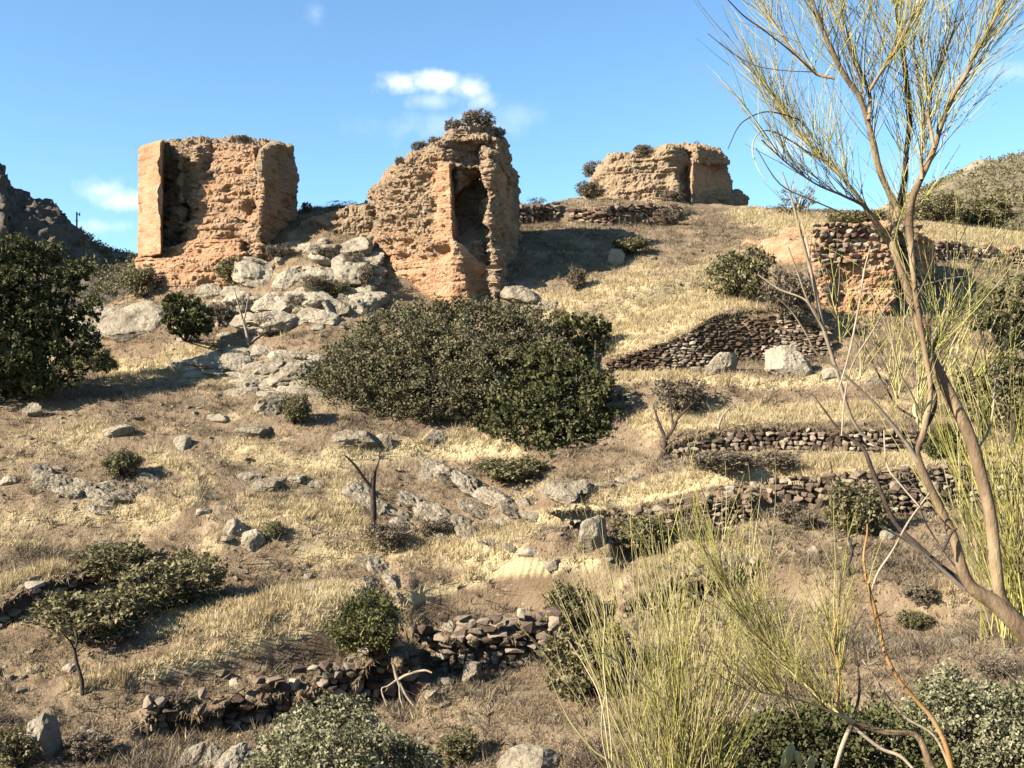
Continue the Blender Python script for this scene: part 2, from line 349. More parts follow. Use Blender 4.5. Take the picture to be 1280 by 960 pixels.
# golden dry-grass patches of the hillside: (points, half width in picture px, strength)
GOLD = [([(95, 860), (200, 836), (300, 808), (400, 780), (425, 772)], 11, 1.3), ([(500, 752), (560, 735), (620, 712), (740, 702)], 9, 1.1),
        ([(640, 668), (700, 642), (780, 622), (860, 605), (960, 592), (1100, 576), (1300, 572)], 12, 1.3), ([(-20, 738), (70, 712)], 9, 1.1),
        ([(800, 527), (900, 521), (1000, 516), (1120, 513)], 14, 1.0), ([(760, 420), (830, 385), (900, 360)], 42, .8), ([(700, 385), (800, 350)], 25, .6),
        ([(150, 468), (250, 455)], 16, .9), ([(420, 572), (540, 560), (640, 560)], 16, .9), ([(370, 640), (440, 650), (430, 610)], 18, .9),
        ([(930, 268), (1040, 292)], 20, .7), ([(780, 468), (960, 480), (1100, 470)], 9, .8), ([(1160, 290), (1280, 300)], 14, .8),
        ([(210, 780), (290, 770), (420, 740)], 28, .7), ([(0, 660), (90, 640), (250, 640)], 22, .5), ([(400, 700), (500, 680), (640, 690)], 24, .8),
        ([(20, 560), (120, 545)], 26, .4), ([(300, 560), (400, 590)], 22, .5), ([(1130, 770), (1200, 740)], 22, .5), ([(850, 690), (960, 690)], 18, .5),
        ([(1180, 560), (1300, 565)], 8, .9), ([(200, 575), (350, 640), (260, 680)], 20, .45)]
BARE = [([(1050, 790), (1280, 830)], 60, .9), ([(640, 930), (720, 900)], 45, .5), ([(840, 300), (900, 285)], 24, .7), ([(230, 650), (300, 600)], 12, .8),
        ([(300, 720), (440, 720)], 16, .6), ([(640, 680), (760, 640), (900, 610)], 5, .8), ([(520, 770), (600, 752), (720, 735)], 14, 1.1), ([(120, 885), (240, 858), (340, 832), (440, 800)], 14, 1.1), ([(660, 690), (780, 655), (900, 632)], 8, 1.0), ([(850, 545), (1100, 530)], 7, .8), ([(10, 760), (90, 735)], 10, .9), ([(940, 720), (1100, 700)], 40, .5)]
def seg_mask(px, py, items):
    m = np.zeros(len(px))
    for pts, hw, st in items:
        d2 = np.full(len(px), 1e9)
        for (x0, y0), (x1, y1) in zip(pts[:-1], pts[1:]):
            dx, dy = x1 - x0, y1 - y0; t = np.clip(((px - x0) * dx + (py - y0) * dy) / (dx * dx + dy * dy), 0, 1)
            q = (px - x0 - t * dx) ** 2 + ((py - y0 - t * dy) * 1.3) ** 2; d2 = np.minimum(d2, q)
        m = np.maximum(m, st * np.exp(-d2 / (2 * (hw * .8) ** 2)))
    return m
def dryness(x, Y, z):
    px = 640 + F * x / np.maximum(Y, 1); py = 480 - F * z / np.maximum(Y, 1)
    p = np.stack([x, Y, z * 0], 1)
    n = fbm(p * np.array([.35, .9, 1]) + 31, 4)
    d = .17 + .9 * n + seg_mask(px, py, GOLD) * 1.25 - seg_mask(px, py, BARE) * .7
    return np.clip(d, 0, 1.4)
dry = dryness(XX.ravel(), YY.ravel(), ZZ.ravel())
na, ny = AA.shape
I = np.arange(na * ny).reshape(na, ny)
quads = np.stack([I[:-1, :-1].ravel(), I[1:, :-1].ravel(), I[1:, 1:].ravel(), I[:-1, 1:].ravel()], 1)
ground = link('ground', np_mesh('ground', np.stack([XX.ravel(), YY.ravel(), ZZ.ravel()], 1), quads, M_ground, attrs={'dry': dry}))
tag(ground, 'dry grassy hillside of old terraces rising from a ravine', kind='structure')

# ------------------------------------------------------------------ far hills
def hill(crest, Y0, Yc, zfoot_py, name, label, rocky, rockseed):
    pxs = np.linspace(crest[0][0], crest[-1][0], 330); cy = np.interp(pxs, [c[0] for c in crest], [c[1] for c in crest])
    T = np.concatenate([np.linspace(0, 1, 150), 1 + np.linspace(.02, 1.0, 30)])
    v = np.zeros((len(pxs), len(T), 3)); rk = np.zeros((len(pxs), len(T)))
    for i, (px, c) in enumerate(zip(pxs, cy)):
        Yv = Y0 + (Yc - Y0) * T; zc = (480 - c) / F * Yc; zf = (480 - zfoot_py) / F * Y0
        z = np.where(T <= 1, zf + (zc - zf) * np.sin(np.minimum(T, 1) * np.pi / 2) ** 1.1, zc - (T - 1) ** 2 * 30 - (T - 1) * 6)
        v[i, :, 0] = (px - 640) / F * Yv; v[i, :, 1] = Yv; v[i, :, 2] = z
    p = v.reshape(-1, 3)
    n1 = fbm(p * .09 + rockseed, 4); n2 = fbm(p * .3 + rockseed, 4, ridged=True); n3 = fbm(p * 1.1 + 3, 3)
    r = rocky(p, 640 + F * p[:, 0] / p[:, 1], 480 - F * p[:, 2] / p[:, 1])
    top = np.tile(smooth(1.15 - T * .6), len(pxs))
    p = p.copy(); p[:, 2] += (n1 * 1.2 + (n2 - .2) * (3.0 if Yc > 126 else 1.2) * r + n3 * (.35 + .5 * r)) * top; p[:, 0] += r * n3 * 1.0
    I = np.arange(len(pxs) * len(T)).reshape(len(pxs), len(T))
    q = np.stack([I[:-1, :-1].ravel(), I[1:, :-1].ravel(), I[1:, 1:].ravel(), I[:-1, 1:].ravel()], 1)
    o = link(name, np_mesh(name, p, q, M_hill if Yc > 126 else M_hill2, attrs={'rock': np.clip(r * (.5 + .6 * n2), 0, 1)}))
    tag(o, label, kind='structure'); return p, r
hl_p, hl_r = hill([(-420, 120), (-150, 170), (-20, 212), (4, 226), (12, 250), (40, 262), (66, 272), (84, 296), (110, 305), (130, 318), (180, 328), (260, 336), (420, 345)], 84, 128, 430,
     'hill', 'dark craggy hill falling to the right at the far left', lambda p, px, py: smooth((130 - px) / 50) * smooth((330 - py) / 40) * .9, 4.0)
hr_p, hr_r = hill([(1040, 300), (1110, 272), (1150, 250), (1180, 234), (1225, 214), (1280, 206), (1360, 192), (1700, 170)], 84, 125, 320,
     'hill', 'scrubby hill with bare pale rock rising at the far right', lambda p, px, py: smooth((p[:, 1] - 100) / 15) * smooth(pnoise(p * .16 + 3) * 3 + .9) * smooth((1250 - px) / 30), 9.0)

# ------------------------------------------------------------------ stones and boulders
def hull_mesh(name, seed, m, n=16, flat=.75):
    r = random.Random(seed); bm = bmesh.new()
    for _ in range(n):
        v = Vector((r.gauss(0, 1), r.gauss(0, 1), r.gauss(0, 1))).normalized() * r.uniform(.85, 1.1)
        bm.verts.new((max(-.8, min(.8, v.x)) * .62, max(-.8, min(.8, v.y)) * .62, max(-.7, min(.7, v.z)) * .7))
    res = bmesh.ops.convex_hull(bm, input=bm.verts)
    junk = [g for g in res['geom_interior'] + res['geom_unused'] if isinstance(g, bmesh.types.BMVert)]
    if junk: bmesh.ops.delete(bm, geom=list(set(junk)), context='VERTS')
    bmesh.ops.recalc_face_normals(bm, faces=bm.faces)
    me = bpy.data.meshes.new(name); bm.to_mesh(me); bm.free(); me.materials.append(m); return me
STONES = {k: [hull_mesh('stone', 100 + i, m) for i in range(9)] for k, m in (('brown', M_wallstone), ('red', M_redstone), ('pale', M_palestone))}
def hull_arrays(me):
    v = np.array([x.co[:] for x in me.vertices]); f = np.array([p.vertices[:] for p in me.polygons]); return v, f
HA = [hull_arrays(m) for m in STONES['brown']]

def ico(sub):
    bm = bmesh.new(); bmesh.ops.create_icosphere(bm, subdivisions=sub, radius=1)
    v = np.array([x.co[:] for x in bm.verts]); f = np.array([[y.index for y in x.verts] for x in bm.faces]); bm.free(); return v, f
ICO = {s: ico(s) for s in (2, 3, 4, 5)}
def boulder_mesh(name, seed, size, m=None, sub=4, rough=.06, layered=0.0, tilt=.5, boxy=13, embed=True):
    """angular rock: unit directions cut by random planes, then cracked and roughened; size = full width, depth, height"""
    r = np.random.RandomState(seed); v, f = ICO[sub]
    nrm = r.normal(size=(boxy + 6, 3)); nrm[:6] = [[1, 0, .15], [-1, 0, .15], [0, 1, .15], [0, -1, .2], [0, 0, 1], [0, 0, -1]]
    nrm[:6] += r.normal(size=(6, 3)) * .22; nrm /= np.linalg.norm(nrm, axis=1)[:, None]
    d = r.uniform(.62, 1.0, len(nrm)); d[:6] = r.uniform(.8, 1.0, 6)
    dot = v @ nrm.T; rad = np.min(np.where(dot > .05, d / np.maximum(dot, .05), 9), axis=1)
    p = v * np.minimum(rad, 1.25)[:, None]
    s = np.array(size) / 2
    q = p * s
    off = r.uniform(0, 50, 3); mean = float(np.mean(s))
    n = fbm(q / mean * 1.3 + off, 3) * .9 + (fbm(q / mean * 1.5 + off, 3, ridged=True) - .3) * .55 + fbm(q / mean * 5 + off, 2) * .4
    if layered:
        ax = np.array([math.sin(tilt), .35, math.cos(tilt)]); ax /= np.linalg.norm(ax)
        t = q @ ax / mean * 3.2 + fbm(q / mean * 1.0 + off, 2) * 1.5
        n = n - layered * 1.3 * np.maximum(0, 1 - np.abs(np.mod(t, 1) - .5) * 5)
    q = q + v * (n * rough * 2 * mean)[:, None]
    return np_mesh(name, q, f, m, smoothed=False)

def boulder(px, py, w, h, label, seed, m=None, name='boulder', cat='rock', depth=None, layered=0.0, tilt=.5, rz=0, sub=4, rough=.06, group=None, y=None, sink=.25):
    m = m or M_limestone
    g = at(px, py) if y is None else Vector(((px - 640) / F * y, y, gz((px - 640) / F * y, y)))
    k = g.y / F; wd, hg = w * k, h * k
    dp = depth or max(wd * .7, hg * .8)
    o = link(name, boulder_mesh(name, seed, (wd, dp, hg * (1 + sink) * .95), m, sub, rough, layered, tilt))
    o.location = (g.x, g.y + dp * .35, (480 - py) / F * g.y + hg * (1 - sink) / 2)
    o.rotation_euler = (0, 0, rz)
    return tag(o, label, cat, group)

def outcrop(name, label, seed, spots, m=None, layered=.4, part='boulder', lean=0.0, yoff=0.0, thick=1.0):
    """one rock outcrop made of separate boulders: spots = (px, py_base, w, h)"""
    r = random.Random(seed); m = m or M_limestone
    c = at(spots[0][0], spots[0][1])
    root = empty(name, c, label, 'rock outcrop')
    for i, (px, py, w, h) in enumerate(spots):
        g = at(px, py - h * .35); k = g.y / F; wd, hg = w * k, h * k
        L = hg * r.uniform(1.2, 1.6); th = min(hg, wd) * r.uniform(.55, .85) * thick
        o = link(part, boulder_mesh(part, seed * 100 + i, (wd * 1.25, L, th), m, 4 if w > 20 else 3, .07, layered, r.uniform(.1, .5)), root)
        o.location = Vector((g.x, g.y + yoff, g.z + th * .12)) - c
        o.rotation_euler = (.5 + r.uniform(-.25, .3), lean + r.uniform(-.15, .15), r.uniform(-.35, .35))
    return root

# ------------------------------------------------------------------ dry-stone walls
def dry_wall(key, label, stones, seed, sh=.15, sl=.30, x0=None, x1=None, cap=300, ragged=.25, name='stone_wall', batter=.10, bury=.3, skip=None, group=None, jit=.05, drop=0.0):
    xs, t, b, Yw = WG[key]; r = random.Random(seed)
    x0 = xs[0] if x0 is None else x0; x1 = xs[-1] if x1 is None else x1
    cx = (x0 + x1) / 2; yc = float(np.interp(cx, xs, Yw)); root_p = Vector(((cx - 640) / F * yc, yc, (480 - float(np.interp(cx, xs, b))) / F * yc))
    root = empty(name, root_p, label, 'stone wall', group)
    items = []
    row = 0
    hmax = max((bb - tt) * yy / F for tt, bb, yy in zip(t, b, Yw)) + bury * .5
    nrow = int(hmax / sh) + 2
    for row in range(nrow):
        px = x0 - r.uniform(0, 6)
        while px < x1:
            yw = float(np.interp(px, xs, Yw)); tt = float(np.interp(px, xs, t)); bb = float(np.interp(px, xs, b))
            L = sl * r.choice((.6, .8, 1, 1, 1.2, 1.6)); dpx = L * F / yw
            H = (bb - tt) * yw / F; top = H + bury * .4 + r.uniform(-ragged, ragged * .4) * sh * 2
            z = -bury * .5 + row * sh * .93
            if z < top - sh * .4 and (skip is None or not skip(px, row)) and r.random() > drop:
                xm = px + dpx / 2; ym = float(np.interp(xm, xs, Yw)); bm_ = float(np.interp(xm, xs, b))
                ang = math.atan2((float(np.interp(xm + 8, xs, Yw)) - float(np.interp(xm - 8, xs, Yw))), 16 * ym / F)
                pos = Vector(((xm - 640) / F * ym, ym - .14 + z * batter + r.uniform(-jit, jit), (480 - bm_) / F * ym + z + sh / 2 + r.uniform(-.02, .02)))
                items.append((pos, ang, L, sh * r.choice((.65, .85, 1, 1.1, 1.5)), r))
            px += dpx * .97
    r.shuffle(items)
    if len(items) > cap:
        items.sort(key=lambda q: q[0].y); rest = items[cap:]; items = items[:cap]
    else: rest = []
    for pos, ang, L, h, _ in items:
        o = link('stone', r.choice(STONES[stones if r.random() > .2 else 'pale']), root)
        o.location = pos - root_p; o.rotation_euler = (r.uniform(-.15, .15) + r.choice((0, math.pi)), r.uniform(-.12, .12), ang + r.uniform(-.2, .2))
        o.scale = (L * .98, .34 * r.uniform(.8, 1.25), h * 1.02)
    if rest:
        stuff_stones('stones_beyond', [(p_ - root_p, L, .34, h, a_) for p_, a_, L, h, _ in rest], {'brown': M_wallstone, 'red': M_redstone, 'pale': M_palestone}[stones], root)
    return root
def stuff_stones(name, lst, m, parent=None, seed=1):
    r = np.random.RandomState(seed); V_, F_ = [], []; n = 0
    for p, a, b, c, ang in lst:
        v, f = HA[r.randint(len(HA))]
        q = v * np.array([a, b, c]); ca, sa = math.cos(ang), math.sin(ang)
        q = np.stack([q[:, 0] * ca - q[:, 1] * sa, q[:, 0] * sa + q[:, 1] * ca, q[:, 2]], 1) + np.array(p[:])
        V_.append(q); F_.append(f + n); n += len(q)
    o = link(name, np_mesh(name, np.concatenate(V_), np.concatenate(F_), m, smoothed=False), parent)
    o['kind'] = 'stuff'; return o

def lip(key, over, root, x0=None, x1=None, seed=1, th=.11):
    """turf overhanging the top stones, added to throw shade on the wall below"""
    xs, t, b, Yw = WG[key]; m = (xs >= (x0 or xs[0])) & (xs <= (x1 or xs[-1])); xs, t, b, Yw = xs[m], t[m], b[m], Yw[m]
    xs2 = np.arange(xs[0], xs[-1], 1.5); t2 = np.interp(xs2, xs, t); Y2 = np.interp(xs2, xs, Yw); a = (xs2 - 640) / F
    wob = fbm(np.stack([a * Y2 * 1.3, Y2 * 0 + seed, Y2 * 0], 1), 3); ov = over * np.clip(.65 + 2.2 * wob, .0, 1.7)
    prof = [(.6, .02), (.25, .03), (0, .02), (-.6, 0), (-1, -.05), (-.97, -.12), (-.6, -th), (0, -th - .02), (.5, -th)]
    V_ = []
    for k, (q, dz) in enumerate(prof):
        yy = Y2 + np.where(q < 0, q * ov, q) ; zt = Hs(a, Y2 + .35) + dz
        n = .13 * fbm(np.stack([a * Y2 * 3.1, yy * 3, dz * 9 + Y2 * 0], 1), 3) + .05 * pnoise(np.stack([a * Y2 * 11, yy * 9, dz * 20 + Y2 * 0], 1)); V_.append(np.stack([a * Y2 + n, yy, zt + n * .8], 1))
    v = np.stack(V_, 1); nn, k = v.shape[:2]; I = np.arange(nn * k).reshape(nn, k)
    q = np.stack([I[:-1, :-1].ravel(), I[1:, :-1].ravel(), I[1:, 1:].ravel(), I[:-1, 1:].ravel()], 1)
    rg = np.random.RandomState(seed + len(xs)); ns = int(nn * 9); ia = rg.randint(0, nn, ns); ik = rg.randint(1, 6, ns); pb = v[ia, ik] + rg.normal(0, .02, (ns, 3))
    hh = rg.uniform(.08, .26, ns); dx = rg.normal(0, .4, ns) * hh; wd = rg.uniform(.008, .018, ns); tip = pb + np.stack([dx, -hh * rg.uniform(.2, .9, ns), hh * rg.uniform(-.9, .7, ns)], 1)
    bl = np.stack([pb - np.stack([wd, wd * 0, wd * 0], 1), pb + np.stack([wd, wd * 0, wd * .3], 1), tip], 1).reshape(-1, 3)
    link('hanging_grass', np_mesh('hanging_grass', bl - np.array(root.location[:]), np.arange(ns * 3).reshape(-1, 3), M_grass_brown if seed % 2 else M_grass_gold), root)['kind'] = 'stuff'
    v = v.reshape(-1, 3); link('turf_edge', np_mesh('turf_edge', v - np.array(root.location[:]), q, M_ground, attrs={'dry': dryness(v[:, 0], v[:, 1], v[:, 2]) * .8}), root)
rt_ = dry_wall('curved', 'long curved dry stone retaining wall of thin dark stones above two grey boulders', 'brown', 1, sh=.115, sl=.30, ragged=.3, cap=300)
lip('curved', 0.12, rt_)
rt_ = dry_wall('upper', 'low terrace wall of rounded stones above the pale grass strip, right of the bare forked tree', 'brown', 2, sh=.17, sl=.28)
lip('upper', 0.15, rt_)
rt_ = dry_wall('middle', 'terrace wall of dark stones below the pale grass strip, behind the round shrub at right', 'brown', 3, sh=.18, sl=.28, cap=290, drop=.05)
lip('middle', 0.2, rt_)
rt_ = dry_wall('left_mid', 'dark broken terrace wall running right from the upright grey block', 'brown', 4, sh=.16, sl=.28, skip=lambda px, row: 722 < px < 775, drop=.12, ragged=.6)
lip('left_mid', 0.42, rt_)
rt_ = dry_wall('low', 'low ruined row of shaded stones behind the tall broom stems', 'brown', 5, sh=.17, sl=.26, drop=.15, ragged=.6)
lip('low', 0.4, rt_)
rt_ = dry_wall('bottom', 'crumbling terrace wall in deep shade at the lower left, ending below the round bush', 'brown', 6, sh=.19, sl=.30, ragged=.9, drop=.13, x1=520, batter=-.12, jit=.09)  # dark brown stone puts part of this wall's shade into its colour
lip('bottom', 0.62, rt_, x1=512)
rt_ = dry_wall('broken', 'broken rough stone wall with dark hollows below the rounded earth bank', 'brown', 7, sh=.20, sl=.38, ragged=1.0, drop=.16, jit=.12, batter=-.1)
lip('broken', 0.5, rt_)
rt_ = dry_wall('left_low', 'short run of tumbled stones in the bank at the left edge', 'brown', 8, sh=.2, sl=.36, ragged=.8, drop=.2)
lip('left_low', 0.45, rt_)
dry_wall('far_red', 'long reddish stone wall below the rear tower mound', 'red', 9, sh=.20, sl=.48, cap=300)
dry_wall('far_left', 'short reddish wall stub right behind the tall middle ruin', 'red', 10, sh=.24, sl=.42)
dry_wall('right_high', 'low stone wall stretching right from the small square ruin', 'red', 11, sh=.19, sl=.34, drop=.08)

# ------------------------------------------------------------------ rammed-earth ruins (solids, voxel-remeshed, then eroded)
def solid(prisms, Y0, voxel):
    """prisms: lists of corners (px, dY, py_top, py_base[, px_top]) seen from above, in order"""
    bm = bmesh.new()
    for pr in prisms:
        bot, top = [], []
        for c in pr:
            px, dy, pt, pb = c[:4]; pxt = c[4] if len(c) > 4 else px; dyt = dy if len(c) < 6 else c[5]
            bot.append(bm.verts.new(W(px, pb, Y0 + dy)))
            top.append(bm.verts.new(W(pxt, pt, Y0 + dyt)))
        n = len(pr)
        fs = [bm.faces.new(bot), bm.faces.new(top)]
        for i in range(n): fs.append(bm.faces.new((bot[i], bot[(i + 1) % n], top[(i + 1) % n], top[i])))
        bmesh.ops.triangulate(bm, faces=[f for f in fs[:2]], ngon_method='EAR_CLIP')
    bmesh.ops.recalc_face_normals(bm, faces=bm.faces)
    me = bpy.data.meshes.new('tmp'); bm.to_mesh(me); bm.free()
    o = bpy.data.objects.new('tmp', me); COL.objects.link(o)
    md = o.modifiers.new('r', 'REMESH'); md.mode = 'VOXEL'; md.voxel_size = voxel
    dg = bpy.context.evaluated_depsgraph_get(); ev = o.evaluated_get(dg); m2 = bpy.data.meshes.new_from_object(ev)
    nv = len(m2.vertices); v = np.empty(nv * 3, np.float32); m2.vertices.foreach_get('co', v); v = v.reshape(-1, 3).astype(float)
    nf = len(m2.polygons); lt = np.empty(nf, np.int32); m2.polygons.foreach_get('loop_total', lt)
    li = np.empty(len(m2.loops), np.int32); m2.loops.foreach_get('vertex_index', li)
    if (lt == 4).all(): f = li.reshape(-1, 4)
    else:
        ls = np.empty(nf, np.int32); m2.polygons.foreach_get('loop_start', ls); s = lt == 4
        f = np.stack([li[ls[s] + k] for k in range(4)], 1)
    bpy.data.objects.remove(o); bpy.data.meshes.remove(me); bpy.data.meshes.remove(m2)
    return v, f
def vnormals(v, f):
    n = np.cross(v[f[:, 2]] - v[f[:, 0]], v[f[:, 3]] - v[f[:, 1]]); vn = np.zeros_like(v)
    for k in range(4): np.add.at(vn, f[:, k], n)
    # smooth the normals a little so that corners bulge softly
    for _ in range(2):
        acc = np.zeros_like(vn)
        for k in range(4):
            np.add.at(acc, f[:, k], vn[f[:, (k + 1) % 4]] + vn[f[:, (k + 3) % 4]])
        vn = vn / (np.linalg.norm(vn, axis=1)[:, None] + 1e-9) + .5 * acc / (np.linalg.norm(acc, axis=1)[:, None] + 1e-9)
    return vn / (np.linalg.norm(vn, axis=1)[:, None] + 1e-9)
BVH = []
def ruin_part(name, root, prisms, Y0, voxel=.08, ero=1.0, weather=.5, lump=.22, strata=.10, pits=.25, lift=.80, seed=0, wz=None, m=None, stones=0, round_=2, carve=(), gro=1.0):
    v, f = solid(prisms, Y0, voxel)
    # relax corners
    for _ in range(1):
        acc = np.zeros_like(v); cnt = np.zeros(len(v))
        for k in range(4):
            for s in (1, 3): np.add.at(acc, f[:, k], v[f[:, (k + s) % 4]]); np.add.at(cnt, f[:, k], 1)
        v = v * .4 + .6 * acc / cnt[:, None]
    n = vnormals(v, f); off = seed * 13.7
    side = 1 - np.abs(n[:, 2])
    e = ero if np.isscalar(ero) else ero(v)
    vw = v + .25 * np.stack([fbm(v * .8 + 3, 2)] * 3, 1)
    st = pnoise(vw * np.array([.5, .5, 3.2]) + off) + .8 * (1 - 2 * np.abs(pnoise(vw * np.array([.8, .8, 6.0]) + off))) * smooth(pnoise(v * .7 + off) * 2 + .5)
    cr = fbm(v * 2.2 + off, 3, gain=.6, ridged=True) - .25
    ph = v[:, 2] / lift + .12 * fbm(v * .5 + off, 2); g = np.abs(np.mod(ph, 1) - .5) * lift
    groove = np.exp(-(g / .05) ** 2) * (.35 + .65 * smooth(pnoise(v * np.array([.8, .8, .1]) + 5) * 3 + .3))
    hx = np.abs(np.mod(v[:, 0] / 1.05 + seed * .3, 1) - .5) * 1.05; hz = np.abs(np.mod(v[:, 2] / lift + .5, 1) - .5) * lift
    hole = np.exp(-(hx ** 2 + hz ** 2) / .09 ** 2) * (pnoise(np.stack([np.floor(v[:, 0] / 1.05) * 7.3, v[:, 1] * 0, np.floor(v[:, 2] / lift) * 5.1], 1) + .37) > -.1)
    ln = fbm(v * .55 + off, 2); fn = fbm(v * 2.6 + off, 3); vf = fbm(v * 7 + off, 2)
    pt = np.maximum(0, pnoise(v * np.array([1.1, 1.1, 1.9]) + off * 2) - .28) * 2.2 + .6 * np.maximum(0, pnoise(v * np.array([3, 3, 4.5]) + off) - .35)
    d = lump * ln * (.4 + e) + strata * st * side * (.25 + e) - .11 * gro * groove * side - .16 * gro * hole * (n[:, 1] < -.3) + .13 * fn * (.12 + e) + .10 * vf * (.14 + e) + .16 * cr * e - pits * pt * (.15 + e) 
    for cx_, cy_, cY, cr_, cd in carve:
        d = d - cd * np.exp(-(((v - np.array(W(cx_, cy_, cY)[:])) ** 2).sum(1)) / cr_ ** 2) * (n[:, 1] < .3)
    v2 = v + n * d[:, None]
    w_ = weather + .5 * fbm(v * .35 + 7, 3) + .35 * (e - .5)
    if wz is not None: w_ = w_ + wz(v)
    from mathutils.bvhtree import BVHTree
    BVH.append(BVHTree.FromPolygons([tuple(q) for q in v2], f.tolist()))
    c = root.location
    o = link(name, np_mesh(name, v2 - np.array(c[:]), f, m or M_earthwall, smoothed=False, attrs={'weather': np.clip(w_, 0, 1)}), root)
    if stones:
        r = np.random.RandomState(seed + 5)
        cand = np.where((n[:, 1] < .3) & (e * np.ones(len(v)) > .4))[0] if np.ndim(e) else np.where(n[:, 1] < .3)[0]
        idx = r.choice(cand, min(stones, len(cand)), replace=False)
        lst = [(v2[i] - np.array(c[:]) - n[i] * .02, r.uniform(.15, .42), r.uniform(.15, .35), r.uniform(.08, .2), r.uniform(-.5, .5)) for i in idx]
        stuff_stones('embedded_stones', lst, M_palestone, o, seed)
    return o, v2, n

# left tower
T1 = empty('ruined_tower', W(270, 360, 57), 'square rammed earth tower ruin at left with a smooth bright slab beside a dark cleft', 'ruin')
ruin_part('slab', T1, [[(172, 1.0, 187, 322, 173), (201, -.9, 177, 318, 201), (205, 2.4, 174, 318), (176, 4.2, 183, 320)]], 57, .075, ero=.10, weather=.02, lump=.16, strata=.02, pits=.3, gro=.4, carve=[(204, y_, 56.0, .16 + .1 * (y_ % 3), .25) for y_ in (186, 203, 214, 236, 251, 262, 285, 300)] + [(173, 200, 57.5, .3, .2), (180, 184, 57, .3, .15), (172, 262, 57.8, .3, .2), (190, 316, 56.2, .3, .25)], seed=1)
ruin_part('base', T1, [[(171, 1.2, 322, 385), (215, -1.0, 322, 385), (300, -2.0, 318, 385), (332, 1.0, 306, 380), (330, 6, 300, 380), (180, 6, 322, 385)], [(176, 1.2, 312, 325), (206, .2, 310, 325), (240, -.4, 300, 325), (300, -1.4, 300, 325), (320, 3, 300, 325), (180, 4, 312, 325)]], 57, .07, ero=.55, weather=.15, seed=2, strata=.14, stones=60, carve=[(258, 356, 55.2, .4, .7), (300, 345, 55.2, .5, .5)])
ruin_part('core', T1, [[(186, 3.6, 183, 330), (214, 2.4, 176, 330), (262, 2.3, 176, 330), (350, 2.6, 182, 300), (356, 7.5, 184, 300), (190, 7.8, 184, 330)], [(204, 2.6, 176, 225, 204), (222, 1.6, 177, 240, 226), (244, .7, 177, 262, 248), (262, .8, 177, 262), (262, 4, 177, 262), (206, 4, 177, 225)],
    [(216, 1.6, 190, 245, 218), (226, .8, 194, 250), (236, 1.4, 190, 246), (232, 3.6, 190, 250)], [(210, 2.0, 235, 290, 214), (226, 1.2, 240, 290), (244, 2.2, 236, 290), (214, 3.6, 235, 290)]], 57, .075, ero=1.2, weather=.8, seed=3, lump=.35, pits=.5, stones=140)
ruin_part('front_face', T1, [
    [(222, 1.4, 280, 345, 230), (240, .2, 278, 345), (326, -1.5, 258, 340), (336, 0, 265, 335), (332, 4, 240, 335), (226, 4, 276, 345)],
    [(236, 1.6, 228, 300, 242), (252, .3, 226, 300), (330, -1.0, 220, 290), (334, 4, 222, 290), (236, 4, 228, 300)],
    [(250, 1.6, 181, 240, 258), (264, .6, 180, 240, 268), (324, -.5, 184, 240, 317), (330, .6, 186, 240, 325), (330, 4, 184, 240), (252, 4, 181, 240)]],
    57, .065, ero=lambda v: .7 + .35 * smooth((v[:, 0] + 14.6) / 1.5) * smooth((9.0 - v[:, 2]) / 1.0), weather=.42, seed=4, strata=.13, pits=.42, lump=.16, stones=220, carve=[(284, 300, 56.0, .55, 1.0), (300, 272, 56.0, .6, .7), (276, 262, 56.3, .4, .5), (312, 262, 56.2, .4, .7), (300, 305, 55.6, .4, .6)])
ruin_part('right_wall', T1, [[(322, -.9, 190, 302, 326), (338, .1, 178, 302, 346), (374, 3.8, 182, 286, 366), (366, 7, 182, 286, 360), (326, 5.5, 180, 300)]], 57, .075, ero=.55, weather=.32, seed=5,
          lump=.34, pits=.5, wz=lambda v: .6 * smooth((v[:, 2] - 10) / 2.5), carve=[(345, 240, 57, .5, .6), (338, 262, 56.7, .35, .5), (357, 205, 58.5, .7, .7)])
# middle tower
T2 = empty('ruined_tower', W(550, 400, 53.5), 'tallest rammed earth ruin in the centre, split by a deep dark vertical hollow', 'ruin')
ruin_part('front_wall', T2, [
    [(454, 3.2, 296, 416, 464), (500, 1.2, 296, 416), (566, -.8, 296, 416), (588, -.8, 326, 416, 580), (606, -.3, 322, 416, 594), (628, .5, 340, 414, 616), (652, 1.8, 376, 404, 640), (648, 6, 366, 400), (460, 6, 296, 412)],
    [(464, 3.2, 238, 305, 472), (500, 1.4, 216, 305), (546, -.1, 202, 305, 545), (567, -.7, 204, 330, 562), (574, 1.4, 204, 330, 565), (560, 5, 200, 305), (466, 5.5, 236, 305)]],
    53.5, .065, ero=lambda v: .14 + .9 * smooth((v[:, 2] - 5.6) / 2.0) * smooth((-3.75 - v[:, 0]) / .5) + .2 * smooth((v[:, 2] - 3.6) / 1.5), weather=.10, seed=6, strata=.10, lump=.2, pits=.32,
    wz=lambda v: .45 * smooth((v[:, 2] - 6.4) / 2.5) * smooth((-3.7 - v[:, 0]) / .8), stones=170, carve=[(513, 374, 54.2, .3, .5), (556, 312, 53.1, .35, .55), (530, 226, 53.8, .5, .5), (602, 350, 53, .5, .7), (585, 335, 53, .4, .5), (545, 318, 53.1, .35, .3), (614, 372, 53.2, .5, .8), (500, 250, 54.5, .3, .4), (540, 262, 53.6, .3, .4)])
